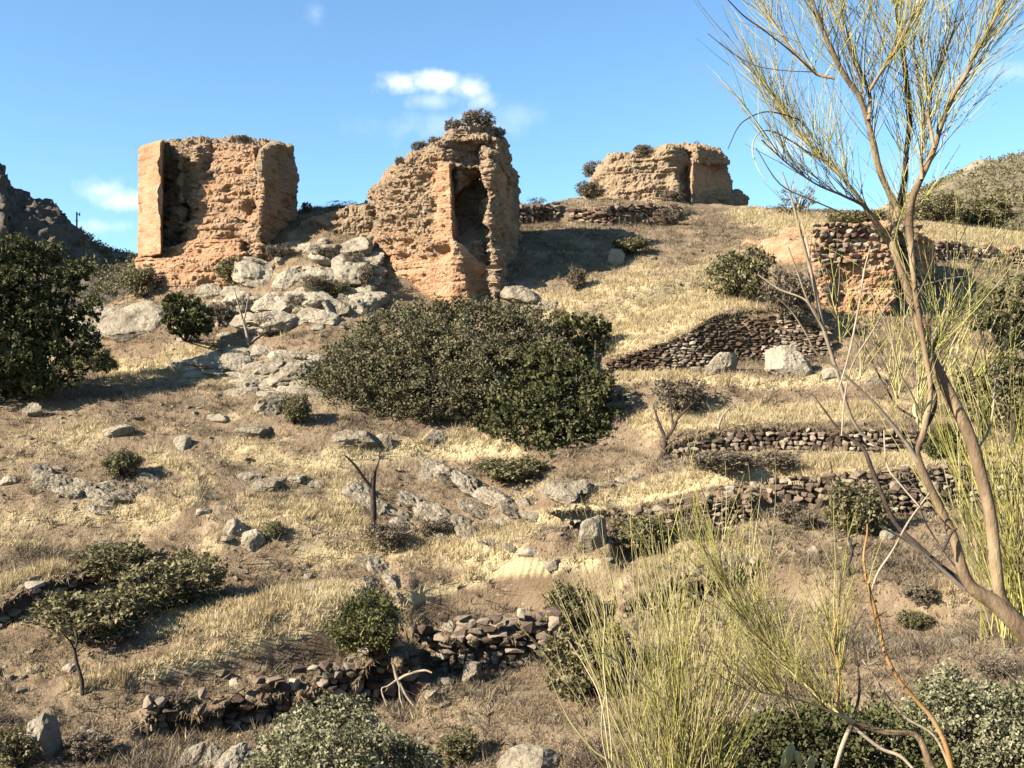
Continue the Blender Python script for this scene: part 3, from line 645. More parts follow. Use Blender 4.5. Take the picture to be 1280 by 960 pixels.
ruin_part('core', T2, [
    [(468, 4.0, 236, 400), (520, 3.3, 200, 400), (575, 3.1, 186, 390), (620, 3.2, 186, 380), (642, 4.5, 210, 375, 630), (646, 8.5, 215, 375), (474, 8, 236, 400)],
    [(470, 3.4, 230, 262, 478), (520, 1.8, 190, 240, 516), (556, .8, 176, 212, 552), (572, 1.6, 172, 204), (600, 2.5, 168, 192), (628, 1.8, 172, 206, 620), (640, 5, 190, 230, 628), (628, 8.5, 172, 230), (484, 7.5, 216, 262)],
    [(520, 3.4, 184, 215, 540), (570, 2.3, 163, 196, 566), (606, 2.5, 154, 190, 598), (630, 3.5, 164, 200, 618), (622, 7.5, 158, 200, 612), (520, 7, 182, 215, 540)],
    [(564, 1.6, 286, 390, 568), (580, .5, 308, 390), (598, .5, 300, 390), (618, 1.2, 280, 390), (612, 4, 270, 390), (568, 4, 270, 390)], [(564, 1.9, 204, 250, 564), (574, 1.0, 206, 236, 572), (584, 2.2, 200, 228), (584, 4, 200, 240), (564, 4, 200, 240)]],
    53.5, .075, ero=1.05, weather=.66, seed=7, lump=.3, strata=.12, pits=.4, stones=240)
ruin_part('rib', T2, [[(611, 1.4, 184, 385, 604), (615, -.1, 192, 385, 609), (626, .3, 192, 385, 619), (634, 4, 186, 385, 622), (612, 4, 182, 385, 606)], [(608, .6, 300, 385, 612), (618, -.4, 310, 385), (632, .4, 320, 385, 624), (632, 3, 300, 385), (610, 3, 300, 385)]], 53.5, .07, ero=1.1, weather=.65, seed=8, lump=.5, strata=.04, pits=.5, stones=90, carve=[(610, 240, 53.3, .35, .3), (620, 290, 53.3, .4, .35), (608, 330, 53, .3, .3)])
ruin_part('flank', T2, [[(624, 1.4, 186, 392, 618), (640, 3.6, 196, 392, 630), (655, 7.0, 230, 385, 640), (650, 10, 240, 385, 640), (618, 8, 186, 392)]], 53.5, .085, ero=.35, weather=.35, seed=9, lump=.3)
ruin_part('spur', T2, [[(352, 6.0, 292, 330), (400, 4.5, 272, 330), (462, 3.6, 256, 330), (474, 4, 250, 330), (474, 8, 250, 330), (350, 9, 285, 330)]], 53.5, .09, ero=1.0, weather=.8, seed=10, strata=.16, stones=90)
# rear tower
T3 = empty('ruined_tower', W(870, 250, 82), 'smaller ruined tower on the rear mound, its blunt right face in shade', 'ruin')
ruin_part('mound', T3, [[(660, 3, 250, 275, 735), (760, -2.0, 252, 275, 764), (830, -3.0, 256, 275, 836), (868, -1.5, 250, 275, 860), (884, 5, 250, 275, 870), (870, 12, 250, 275, 850), (680, 12, 248, 275, 742)],
    [(722, 2, 222, 262, 742), (772, -1.0, 194, 262, 764), (848, -1.8, 184, 262, 840), (868, 0, 184, 262, 862), (878, 8, 184, 262, 868), (735, 10, 220, 262, 748)]], 82, .12, ero=.9, weather=.75, seed=11, lump=.5, strata=.14, pits=.2, stones=120)
ruin_part('block', T3, [[(858, -.4, 200, 262, 861), (864, -1.6, 199, 262, 866), (916, 4.6, 196, 262, 905), (924, 9.5, 200, 262, 906), (860, 10, 196, 262)],
    [(852, 0.2, 182, 204, 852), (872, -1.3, 182, 204), (906, 1.8, 190, 204, 900), (912, 3.4, 196, 206, 904), (908, 8, 188, 204, 900), (850, 8, 182, 204)]], 82, .10, ero=lambda v: .25 + .8 * smooth((v[:, 2] - 16.6) / 1.2), weather=.5, seed=12, lump=.35, strata=.12, stones=90)
ruin_part('footing', T3, [[(866, -1.2, 240, 262), (922, 5.4, 240, 262), (936, 9, 243, 262), (870, 9, 240, 262)]], 82, .12, ero=1.1, weather=.8, seed=13, lump=.3)
# small square ruin at right, rubble masonry over earth
T4 = empty('ruined_turret', W(1075, 420, 47.5), 'small square ruin behind the broom tree, dark stone courses above an orange earth core', 'ruin')
ruin_part('core', T4, [[(1022, .3, 286, 430, 1016), (1060, -.3, 284, 440), (1112, -.3, 280, 430, 1120), (1118, 3, 280, 420), (1020, 3.5, 288, 420)],
    [(1108, 2.4, 284, 352, 1112), (1150, 2.9, 292, 350), (1150, 5.4, 292, 352), (1108, 5.4, 284, 352)],
    [(1106, 5, 284, 430), (1165, 5.4, 300, 425), (1165, 7, 300, 425), (1106, 7, 284, 430)], [(1146, 2.7, 292, 425), (1160, 3.2, 300, 425), (1160, 7, 300, 425), (1147, 7, 292, 425)]], 47.5, .075, ero=.8, weather=.0, seed=14, lump=.3, pits=.3, stones=60)
rr = random.Random(5)
for row in range(15):                       # visible stone courses, each stone its own piece
    z0 = 282 + row * 6.2; px = 1012 + rr.uniform(0, 5)
    while px < 1146:
        L = rr.uniform(7, 14)
        lim = (1022 if row > 11 else 1013)
        inside = row < 8 or (px < 1032 and row < 15) or (px > 1120 and row < 13)
        if px > lim and inside and rr.random() > .12 and not (1112 < px < 1118):
            yy = 47.5 - .35 + (2.6 if px > 1114 else 0) + rr.uniform(-.08, .08)
            o = link('stone', rr.choice(STONES['red'] if rr.random() < .7 else STONES['pale']), T4)
            o.location = W(px + L / 2, z0 + rr.uniform(-.8, .8), yy) - T4.location
            k = 47.5 / F; o.scale = (L * k, .45, rr.uniform(5, 7) * k); o.rotation_euler = (rr.uniform(-.2, .2), rr.uniform(-.15, .15), rr.uniform(-.25, .25))
        px += L
# crumbling bank left of the small ruin
outcrop('earth_bank', 'orange crumbling earth bank touching the left side of the small square ruin', 31, [(988, 330, 64, 38), (1006, 340, 48, 50), (968, 322, 48, 26), (1002, 302, 44, 22), (950, 312, 36, 14)], m=M_earthwall, layered=.3)

# ------------------------------------------------------------------ rocks
outcrop('rock_slab', 'large smooth pale rock cracked down the middle below the left tower', 41, [(136, 426, 62, 56), (184, 424, 84, 60)], m=M_pale_rock, layered=.0, thick=.75)
rr = random.Random(8); spots = []
for i in range(420):
    px = rr.uniform(225, 470); lo = np.interp(px, [225, 258, 300, 350, 400, 470], [398, 372, 330, 300, 296, 330]); hi = np.interp(px, [225, 258, 330, 400, 470], [430, 428, 424, 415, 402])
    py = rr.uniform(lo + 8, hi)
    if all((px - q[0]) ** 2 + ((py - q[1]) * 1.3) ** 2 > (8 + .26 * q[2]) ** 2 for q in spots):
        w = rr.choice((14, 18, 24, 32, 46)); spots.append((px, py, w, w * rr.uniform(.55, .95)))
outcrop('rock_outcrop', 'broad rubble slope of pale limestone boulders between the left tower and the tall ruin', 42, spots, m=M_pale_rock, layered=.35)
outcrop('rock_outcrop', 'steep tilted grey slabs leaning against the foot of the tall ruin on its left', 43, [(432, 402, 26, 48), (450, 400, 24, 42), (414, 398, 22, 36), (462, 408, 16, 26)], layered=.5, lean=.45)
outcrop('rock_outcrop', 'flat pale ledge in front of the small round evergreen', 44, [(262, 468, 64, 34), (300, 470, 50, 32), (232, 462, 30, 18)], m=M_pale_rock, layered=.3)
sp2 = []
for i in range(200):
    px, py = rr.uniform(238, 392), rr.uniform(446, 500)
    if py < 446 + (px < 300) * 6 or (px < 300 and py > 480): continue
    if all(((px - q[0]) / 26) ** 2 + ((py - q[1]) / 9) ** 2 > 1 for q in sp2): sp2.append((px, py, rr.uniform(28, 52), rr.uniform(12, 20)))
outcrop('bedrock', 'low pale bedrock ledges breaking through the soil between the oak shadow and the big bush', 57, sp2, m=M_pale_rock, layered=.3, thick=.7, lean=.1)
outcrop('rock_outcrop', 'crackled light grey rock face left of the big dark bush', 45, [(330, 482, 48, 42), (362, 486, 44, 40), (386, 482, 34, 36), (348, 470, 34, 30), (375, 462, 30, 26), (318, 490, 30, 22), (398, 496, 24, 18)], layered=.6)
outcrop('rock_outcrop', 'lined slanting rock outcrop in the centre of the slope, tallest at its left', 46, [(552, 606, 48, 30), (572, 616, 62, 32), (600, 628, 56, 34), (622, 638, 48, 28), (640, 650, 40, 22), (604, 650, 44, 20), (656, 636, 24, 16), (668, 656, 30, 16), (586, 642, 34, 16), (632, 660, 30, 12), (540, 592, 30, 14), (648, 622, 16, 10)], layered=.7, lean=.42)
outcrop('rock_outcrop', 'long low ridge of rock running right from the bare tree with a snapped top', 47, [(446, 628, 34, 30), (432, 614, 14, 12), (462, 642, 40, 24), (494, 650, 60, 20), (520, 644, 52, 26), (544, 656, 56, 28), (566, 668, 50, 24), (592, 678, 46, 20), (616, 686, 34, 14), (640, 692, 22, 9), (508, 664, 40, 14), (556, 680, 30, 12)], layered=.6, lean=.38)
outcrop('rock_outcrop', 'broken ledge of grey rock at the left below the shaded grass', 48, [(56, 604, 34, 24), (68, 616, 38, 24), (84, 624, 36, 18), (128, 632, 46, 22), (160, 630, 40, 18), (106, 618, 34, 20), (188, 606, 28, 14), (75, 590, 16, 10), (142, 616, 40, 14), (120, 644, 30, 12), (176, 618, 26, 12)], layered=.6, lean=.3)
outcrop('rock_outcrop', 'pale wall-like rock at the bottom edge left of the silver bush', 49, [(238, 968, 26, 40), (262, 970, 24, 44), (286, 972, 26, 42), (308, 970, 22, 38), (330, 972, 20, 40)], layered=.6, m=M_pale_rock)
outcrop('rock_outcrop', 'jumbled rocks at the right foot of the tall ruin', 50, [(646, 384, 44, 36), (662, 402, 40, 26), (664, 424, 34, 26), (688, 392, 22, 16), (640, 400, 24, 20)], m=M_limestone, layered=.2)
outcrop('rock_outcrop', 'bleached rock patch above the rounded earth bank', 51, [(462, 712, 34, 16), (478, 722, 38, 20), (494, 736, 32, 20), (478, 752, 40, 12), (452, 748, 28, 10), (466, 736, 30, 12), (500, 752, 20, 10)], layered=.5, lean=.45)
outcrop('rock_outcrop', 'loose grey rocks below the right end of the big dark bush', 52, [(700, 624, 40, 26), (726, 620, 26, 22), (752, 612, 22, 12), (800, 600, 26, 10), (780, 606, 18, 10)], layered=.3)
outcrop('rock_outcrop', 'scattered weathered rocks halfway up the left slope, right of the faint path', 53, [(312, 604, 26, 14), (332, 616, 30, 20), (372, 606, 22, 16), (396, 614, 20, 16), (350, 604, 18, 10)], layered=.3)
outcrop('rock_outcrop', 'rocks half buried beyond the shadow of the big bush', 54, [(762, 512, 34, 22), (786, 508, 22, 16), (742, 500, 30, 16)], layered=.3)
B = [  # px, py_base, w, h, label, layered
 (905, 468, 42, 30, 'rounded brown grey boulder under the curved stone wall', .2), (988, 470, 60, 42, 'biggest pale boulder below the right end of the curved stone wall', .35),
 (772, 331, 26, 22, 'round pale boulder at the edge of the tall ruin shadow', 0), (743, 692, 38, 52, 'upright squared grey block beside a black hollow', .1),
 (694, 714, 34, 16, 'white sloping slab below the upright block, its lower half', .2), (666, 700, 44, 16, 'white sloping slab below the upright block, its upper half', .2),
 (438, 562, 66, 26, 'low whitish boulder below the left end of the big dark bush', .4), (478, 562, 26, 22, 'small dark-sided rock touching the low whitish boulder', .2),
 (540, 558, 30, 22, 'small white rock peeping from under the big dark bush', .2), (335, 518, 42, 28, 'rough pinkish rock at the tip of the oak shadow', .4),
 (316, 548, 48, 18, 'long flat rock just below the oak shadow', .3), (272, 528, 34, 12, 'flat pale stone on the lower edge of the oak shadow', .2),
 (226, 562, 24, 20, 'small pointed pale rock on the left slope', .1), (145, 545, 40, 14, 'flat rock on the brown slope below the oak', .2), (38, 522, 30, 18, 'greyish stone at the left edge below the oak', .1),
 (292, 672, 34, 26, 'dark cracked rock above its paler twin at mid left', .4), (312, 688, 36, 30, 'paler square rock beside a cracked one at mid left', .1), (254, 644, 20, 10, 'small tilted white stone on the faint path', 0),
 (130, 686, 34, 10, 'flat whitish stone above the lower left shrubs', 0), (8, 608, 22, 14, 'pale rock cut by the left edge of the picture', .1), (45, 952, 36, 62, 'tall pale rock standing at the bottom left corner', .4),
 (84, 840, 26, 9, 'oval pale stone left of the leaning dead sapling', 0), (386, 740, 18, 9, 'single pale stone on the slope left of the bleached rock patch', 0), (660, 968, 86, 32, 'smooth half buried rock at the bottom centre', .1),
 (1017, 694, 15, 13, 'little white stone below the leftmost end of the dark stone wall', 0), (1112, 676, 20, 16, 'white stone in the shade of the round shrub at right', 0), (1134, 600, 26, 22, 'pale block in the terrace wall right of the round shrub', .1),
 (1095, 482, 28, 14, 'flat grey rock behind the crossing twigs at right', .2), (1042, 474, 30, 16, 'grey rock right of the biggest pale boulder', .2), (1268, 322, 26, 18, 'orange lump of rock at the right edge', .2),
 (806, 306, 10, 6, 'tiny pale stone on the slope above the round boulder', 0), (876, 294, 8, 7, 'small dark stone on the bare slope under the rear tower', 0), (320, 282, 12, 8, 'white stone wedged at the foot of the left tower', 0),
 (560, 826, 34, 46, 'tall light rock standing in the broken wall', .5), (636, 792, 60, 16, 'flat capstone lying over the broken wall', .2), (590, 856, 26, 30, 'dark streaked rock below the broken wall', .4), (660, 832, 22, 20, 'pinkish rock at the right end of the broken wall', .1)]
for i, (px, py, w, h, lab, lay) in enumerate(B):
    boulder(px, py, w, h, lab, 700 + i, m=M_pale_rock if ('pale' in lab or 'white' in lab) else (M_earthwall if 'orange' in lab else M_limestone), layered=lay, rz=random.uniform(-.4, .4), sub=4 if w > 20 else 3)

# loose stones strewn over the slope
r = np.random.RandomState(3); lst = []
while len(lst) < 2600:
    px, Y = r.uniform(-40, 1320), r.uniform(18, 62) if r.rand() < .8 else r.uniform(55, 80); a = (px - 640) / F; x = a * Y
    dn = pnoise(np.array([[x * .35, Y * .35, 4.0]]))[0]
    if dn < r.uniform(-.25, .45): continue
    s = min(.06 + r.exponential(.06), .35); lst.append((Vector((x, Y, gz(x, Y) + s * .1)), s * r.uniform(.9, 1.8), s * r.uniform(.8, 1.4), s * r.uniform(.4, .9), r.uniform(0, 6.28)))
tag(stuff_stones('loose_stones', lst, M_limestone), 'small pale stones strewn over the whole dry slope', 'stones', kind='stuff')

# ------------------------------------------------------------------ grass and low ground cover
def blades(n, seed, kind):
    r = np.random.RandomState(seed)
    N = n * 5
    px = r.uniform(-230, 1500, N); Y = 17 + (78 - 17) * r.rand(N) ** 1.25; a = (px - 640) / F; x = a * Y
    z = Hs(a, Y); d = dryness(x, Y, z)
    zu = Hs(a, Y + .12); steep = np.abs(zu - z) / .12
    w = (np.clip(d - .25, 0, 1) if kind == 'gold' else np.clip(1.0 - d, .08, 1) * .8)
    p = np.stack([x, Y, z * 0], 1)
    w = w * (.4 + .9 * smooth(pnoise(p * 2.1 + seed) * 2 + .5)) * (steep < 2.0)
    keep = np.where(r.rand(N) < w)[0][:n]
    px, Y, x, z, d = px[keep], Y[keep], x[keep], z[keep], d[keep]; n = len(keep)
    k = 3                                          # blades per tuft
    x = np.repeat(x, k) + r.normal(0, .05, n * k); Y = np.repeat(Y, k) + r.normal(0, .05, n * k); z = np.repeat(z, k) - .02; d = np.repeat(d, k)
    h = r.uniform(.08, .22, n * k) * (.55 + .75 * np.clip(d, 0, 1.1) if kind == 'gold' else .8) * (Y / 40) ** .3
    wd = r.uniform(.010, .022, n * k) * np.maximum(1, Y / 45); th = r.uniform(0, 6.28, n * k); ln = r.normal(0, .45, (n * k, 2)) * h[:, None] + np.array([.12, 0]) * h[:, None]
    v = np.zeros((n * k, 3, 3)); c, s = np.cos(th) * wd, np.sin(th) * wd * .6
    v[:, 0] = np.stack([x - c, Y - s, z], 1); v[:, 1] = np.stack([x + c, Y + s, z], 1); v[:, 2] = np.stack([x + ln[:, 0], Y + ln[:, 1], z + h], 1)
    return v.reshape(-1, 3), np.arange(n * k * 3).reshape(-1, 3)
v, f = blades(146000, 21, 'gold')
tag(link('dry_grass', np_mesh('dry_grass', v, f, M_grass_gold)), 'golden dry grass over terraces and slope', 'grass', kind='stuff')
v, f = blades(110000, 22, 'brown')
tag(link('brown_ground_cover', np_mesh('brown_ground_cover', v, f, M_grass_brown)), 'short brown withered plants between the grass', 'ground cover', kind='stuff')

def tufts(n, seed, k, hr, wr, spread, dens, name, label, m, cat):
    r = np.random.RandomState(seed); N = n * 8
    px = r.uniform(-230, 1500, N); Y = 18 + (72 - 18) * r.rand(N) ** 1.3; a = (px - 640) / F; x = a * Y; z = Hs(a, Y); d = dryness(x, Y, z)
    steep = np.abs(Hs(a, Y + .15) - z) / .15
    p = np.stack([x, Y, z * 0], 1); w = dens(d, steep, p, r)
    keep = np.where(r.rand(N) < w)[0][:n]; n = len(keep)
    x, Y, z = (np.repeat(q[keep], k) for q in (x, Y, z)); s = np.repeat(r.uniform(.5, 1.25, n), k)
    h = r.uniform(hr[0], hr[1], n * k) * s; th = r.uniform(0, 6.28, n * k); wd = r.uniform(*wr, n * k)
    ln = r.normal(0, spread, (n * k, 2)) * h[:, None]; v = np.zeros((n * k, 3, 3))
    bx, by = x + ln[:, 0] * .25, Y + ln[:, 1] * .25
    c, q = np.cos(th) * wd, np.sin(th) * wd
    v[:, 0] = np.stack([bx - c, by - q, z - .02], 1); v[:, 1] = np.stack([bx + c, by + q, z - .02], 1); v[:, 2] = np.stack([x + ln[:, 0], Y + ln[:, 1], z + h / np.sqrt(1 + spread ** 2)], 1)
    tag(link(name, np_mesh(name, v.reshape(-1, 3), np.arange(n * k * 3).reshape(-1, 3), m)), label, cat, kind='stuff')
tufts(6000, 31, 12, (.22, .5), (.008, .016), .38, lambda d, st, p, r: np.clip(d - .3, 0, 1) * (st < 2.5) * smooth(pnoise(p * .5 + 60) * 3), 'tall_grass', 'taller tufts of straw coloured grass standing in patches', M_grass_gold, 'grass')
tufts(7800, 32, 14, (.18, .5), (.010, .02), .95, lambda d, st, p, r: np.clip(.9 - d, 0, 1) * (.15 + smooth(pnoise(p * .45 + 80) * 3)) * (1 + (st > .9)) * .6, 'dry_weeds', 'brown wiry dead weeds on the bare banks', M_dry, 'weeds')

# ------------------------------------------------------------------ foliage
def leaf_cloud(lumps, n, leaf, seed, clump=.16, shell=.55, up=.3, aspect=1.7):
    """lumps: (x,y,z,rx,ry,rz); n leaves gathered in twig clumps near the lumps' surface"""
    r = np.random.RandomState(seed); L = np.array(lumps, float)
    vol = (L[:, 3] * L[:, 4] + L[:, 4] * L[:, 5] + L[:, 3] * L[:, 5]); nc = max(8, n // 14)
    li = r.choice(len(L), nc, p=vol / vol.sum())
    d = r.normal(size=(nc, 3)); d /= np.linalg.norm(d, axis=1)[:, None]
    rad = np.where(r.rand(nc) < shell, r.uniform(.86, 1.06, nc), r.rand(nc) ** .5)
    wob = 1 + .26 * pnoise(d * 2.6 + li[:, None] * 3.7) * 2 + np.maximum(0, r.normal(0, .10, nc))
    c = L[li, :3] + d * L[li, 3:] * (rad * wob)[:, None]
    # drop clumps that sit deep inside another lump
    deep = np.zeros(nc, bool)
    for q in L:
        deep |= ((((c - q[:3]) / q[3:]) ** 2).sum(1) < .45)
    c = c[~deep | (r.rand(nc) < .12)]; nc = len(c)
    per = max(3, n // nc)
    cs = clump * float(np.mean(L[:, 3:])) 
    p = np.repeat(c, per, 0) + r.normal(size=(nc * per, 3)) * cs * .55
    m = len(p)
    t = r.normal(size=(m, 3)); t[:, 2] += up; t /= np.linalg.norm(t, axis=1)[:, None]
    b = np.cross(t, r.normal(size=(m, 3))); b /= np.linalg.norm(b, axis=1)[:, None]
    s = leaf * r.uniform(.45, 1.6, m)[:, None]
    v = np.stack([p - t * s * aspect / 2, p + b * s / 2, p + t * s * aspect / 2, p - b * s / 2], 1).reshape(-1, 3)
    return v, np.arange(m * 4).reshape(-1, 4)

class Tubes:
    def __init__(s): s.v, s.f, s.n = [], [], 0
    def add(s, pts, rad, sides=5, closed=False, res=None):
        p = np.array([tuple(q) for q in pts], float); rad = np.array(rad, float)
        if res:                                    # Catmull-Rom resampling
            q = np.vstack([2 * p[0] - p[1], p, 2 * p[-1] - p[-2]]); out, ro = [], []
            for i in range(len(p) - 1):
                for t in np.linspace(0, 1, res, endpoint=False):
                    a, b, c, d = q[i], q[i + 1], q[i + 2], q[i + 3]
                    out.append(.5 * (2 * b + (c - a) * t + (2 * a - 5 * b + 4 * c - d) * t * t + (3 * b - a - 3 * c + d) * t ** 3)); ro.append(rad[i] * (1 - t) + rad[i + 1] * t)
            out.append(p[-1]); ro.append(rad[-1]); p = np.array(out); rad = np.array(ro)
        n = len(p); tg = np.gradient(p, axis=0); tg /= np.linalg.norm(tg, axis=1)[:, None] + 1e-9
        ref = np.array([.31, .9, .17]); u = np.cross(tg, ref); u /= np.linalg.norm(u, axis=1)[:, None] + 1e-9; w = np.cross(tg, u)
        an = np.linspace(0, 2 * np.pi, sides, endpoint=False)
        ring = p[:, None] + rad[:, None, None] * (np.cos(an)[None, :, None] * u[:, None] + np.sin(an)[None, :, None] * w[:, None])
        s.v.append(ring.reshape(-1, 3)); base = s.n
        i = np.arange(n - 1)[:, None] * sides; j = np.arange(sides)[None]; k = (j + 1) % sides
        s.f.append((base + np.stack([i + j, i + k, i + sides + k, i + sides + j], -1)).reshape(-1, 4)); s.n += n * sides
        return p
    def mesh(s, name, m, org=(0, 0, 0)):
        return np_mesh(name, np.concatenate(s.v) - np.array(tuple(org)), np.concatenate(s.f), m)

def px_lump(px, py, Y, r, sq=(1, .85, .85)):
    p = W(px, py, Y); return (p.x, p.y, p.z, r * sq[0], r * sq[1], r * sq[2])
def big_tree(name, label, cat, lumps, foot, n, leaf, m, seed, trunk=.14, cl=.14):
    Ls = [px_lump(*l) for l in lumps]; base = at(*foot)
    root = empty(name, base, label, cat)
    v, f = leaf_cloud(Ls, n, leaf, seed, clump=cl)
    # nothing below the soil
    cen = v.reshape(-1, 4, 3).mean(1); g = Hs(cen[:, 0] / cen[:, 1], cen[:, 1]); ok = cen[:, 2] > g + .03
    v = v.reshape(-1, 4, 3)[ok].reshape(-1, 3); f = np.arange(len(v)).reshape(-1, 4)
    link('crown', np_mesh('crown', v - np.array(base[:]), f, m), root)
    tb = Tubes(); r = random.Random(seed)
    for l in Ls:
        e = Vector(l[:3]); mid = base.lerp(e, .5) + Vector((r.uniform(-.3, .3), r.uniform(-.3, .3), -.2))
        tb.add([base - Vector((0, 0, .3)), mid, e], [trunk, trunk * .6, .03], 6, res=5)
    link('trunk', tb.mesh('trunk', M_darkbark, base), root)
    tw = Tubes()
    for l in Ls:
        cc = Vector(l[:3]); kk = base.y / F
        for _ in range(22):
            d = Vector((r.gauss(0, 1), r.gauss(0, 1), r.uniform(-.3, 1))).normalized(); e = cc + Vector((d.x * l[3], d.y * l[4], d.z * l[5])) * r.uniform(.95, 1.16)
            if e.z < gz(e.x, e.y): continue
            tw.add([cc.lerp(e, .55), cc.lerp(e, .8) + Vector((r.gauss(0, .05), r.gauss(0, .05), 0)), e], [.6 * kk, .45 * kk, .2 * kk], 3, res=2)
    link('dead_twigs', tw.mesh('dead_twigs', M_deadwood, base), root)['kind'] = 'stuff'
    return root
big_tree('evergreen_bush', 'huge grey green evergreen bush spreading in front of the tall ruin', 'bush',
    [(418, 478, 44, 1.1), (455, 455, 44.5, 1.5), (500, 428, 45.5, 1.7), (550, 418, 46.5, 1.6), (592, 412, 47, 1.5), (650, 422, 46.5, 1.6), (625, 408, 47.2, 1.1), (560, 465, 44.5, 2.2), (480, 482, 43.2, 1.7), (435, 495, 43, 1.0), (530, 505, 42.4, 1.5), (610, 480, 43.6, 2.0), (580, 515, 42.2, 1.1), (500, 512, 42.4, 1.1), (690, 455, 45, 1.2)],
    (560, 535), 100000, .07, M_bush, 61)
big_tree('evergreen_bush', 'olive green front half of the evergreen clump, darker and lower at right', 'bush',
    [(660, 475, 43.2, 1.5), (700, 490, 42.4, 1.7), (640, 520, 42.2, 1.4), (675, 520, 41.0, 1.5), (728, 500, 41.4, 1.35), (715, 530, 41, 1.2), (620, 535, 41.6, .9), (665, 545, 40.2, 1.0), (705, 552, 39.9, .95), (640, 535, 40.6, .9), (738, 545, 40.3, .8), (690, 520, 41, 1.2), (733, 520, 41.2, 1.0), (752, 505, 42, .8), (692, 578, 38.8, .5), (720, 575, 39, .45)],
    (668, 556), 36000, .085, M_holm, 62)
big_tree('holm_oak', 'small dark green tree at the upper right shoulder of the huge bush', 'tree',
    [(722, 418, 47.5, 1.0), (745, 412, 47.5, .6), (752, 445, 47, .5), (715, 450, 47, 1.0), (740, 465, 46.5, .75), (700, 430, 47.5, .8)], (725, 488), 12000, .085, M_holm, 63)
big_tree('holm_oak', 'dark holm oak with drooping branches cut by the left edge of the picture', 'tree',
    [(-50, 360, 44, 2.2), (8, 325, 44.5, 1.2), (52, 322, 45, .75), (18, 368, 43.6, 1.25), (72, 358, 44.5, .85), (98, 338, 45, .5), (48, 400, 43.2, .9), (4, 415, 43, 1.3), (84, 404, 44, .7), (112, 384, 44.2, .5), (62, 438, 43, .85), (108, 430, 43.4, .55), (128, 452, 43, .45), (20, 458, 42.3, 1.1), (86, 468, 42.5, .7), (50, 480, 42.2, .6), (-30, 440, 42.5, 1.8), (110, 420, 43.5, .4)],
    (20, 497), 60000, .085, M_holm, 64, trunk=.2)
big_tree('holm_oak', 'small round dark evergreen below the left tower', 'tree',
    [(233, 392, 49, .95), (222, 380, 49, .6), (245, 405, 48.6, .7), (222, 405, 48.6, .6)], (233, 422), 9000, .08, M_holm, 65, trunk=.08)
big_tree('olive_tree', 'pale olive tree with a thin trunk at the right edge above the grey green thicket', 'tree',
    [(1245, 385, 44, 1.0), (1280, 375, 44, 1.1), (1225, 400, 44, .6), (1270, 405, 44, .8), (1262, 365, 44.5, .7)], (1252, 442), 8000, .09, M_scrub, 66, trunk=.1)
big_tree('thicket', 'grey green thicket behind the right stems of the broom tree', 'bush',
    [(1225, 490, 38, .9), (1260, 475, 39, 1.1), (1300, 480, 39, 1.2), (1230, 530, 37, 1.0), (1275, 530, 37, 1.2), (1215, 560, 36, .6), (1260, 570, 36, .9), (1300, 560, 36, 1.0)], (1250, 600), 26000, .075, M_scrub, 67)
big_tree('silver_bush', 'silver leaved bush rising from the bottom edge, left of centre', 'bush',
    [(400, 925, 17, .55), (360, 950, 17, .5), (440, 930, 17, .55), (480, 955, 16.6, .5), (420, 965, 16, .8), (340, 975, 17, .5), (410, 895, 17.4, .32), (440, 885, 17.4, .22), (520, 970, 16.6, .5), (375, 905, 17.4, .3)], (420, 1010), 30000, .036, M_silver, 68, trunk=.05, cl=.22)
big_tree('silver_bush', 'silver leaved bush filling the bottom right corner', 'bush',
    [(1180, 890, 13, .42), (1220, 900, 13, .5), (1265, 910, 13, .5), (1150, 930, 13, .4), (1200, 945, 12.6, .6), (1280, 950, 12.6, .6), (1185, 850, 13.4, .18), (1300, 895, 13, .4), (1130, 950, 12.8, .35)], (1210, 1000), 34000, .028, M_silver, 69, trunk=.04, cl=.22)
big_tree('green_undergrowth', 'dark leafy undergrowth below the broom at the bottom right', 'bush',
    [(1000, 935, 10, .42), (1060, 940, 10, .4), (1110, 930, 10.2, .33), (950, 945, 10, .4), (890, 950, 10, .38), (1040, 905, 10.4, .25), (1100, 900, 10.6, .2), (1150, 960, 10, .3)], (1030, 1010), 24000, .026, M_holm, 70, trunk=.03, cl=.22)

PROTO = {}
def shrub_proto(kind, i):
    key = (kind, i)
    if key in PROTO: return PROTO[key]
    r = random.Random(hash(kind) % 1000 if False else sum(map(ord, kind)) * 7 + i)
    lumps = [(0, 0, .42, .36, .36, .36)] + [(r.uniform(-.3, .3), r.uniform(-.25, .25), r.uniform(.2, .6), r.uniform(.14, .24), r.uniform(.14, .24), r.uniform(.14, .26)) for _ in range(6)]
    n = {'holm': 4600, 'scrub': 5200, 'green': 7000, 'dry': 3600, 'thin': 1100}[kind]
    v, f = leaf_cloud(lumps, n, {'holm': .034, 'scrub': .026, 'green': .02, 'dry': .024, 'thin': .022}[kind], sum(map(ord, kind)) + i, clump=.30, shell=.5, up=1.2, aspect=2.2 if kind != 'dry' else 3.2)
    v[:, 2] = np.maximum(v[:, 2], -.03)
    fol = np_mesh('foliage', v, f, {'holm': M_holm, 'scrub': M_scrub, 'green': M_green, 'dry': M_dry, 'thin': M_dry}[kind])
    tb = Tubes()
    for k in range(16):
        a = r.uniform(0, 6.28); e = Vector((math.cos(a) * r.uniform(.1, .42), math.sin(a) * r.uniform(.1, .4), r.uniform(.4, .85)))
        tb.add([Vector((0, 0, -.08)), e * .45 + Vector((0, 0, .08)), e], [.014, .009, .003], 3, res=3)
    PROTO[key] = (fol, tb.mesh('stem', M_darkbark)); return PROTO[key]
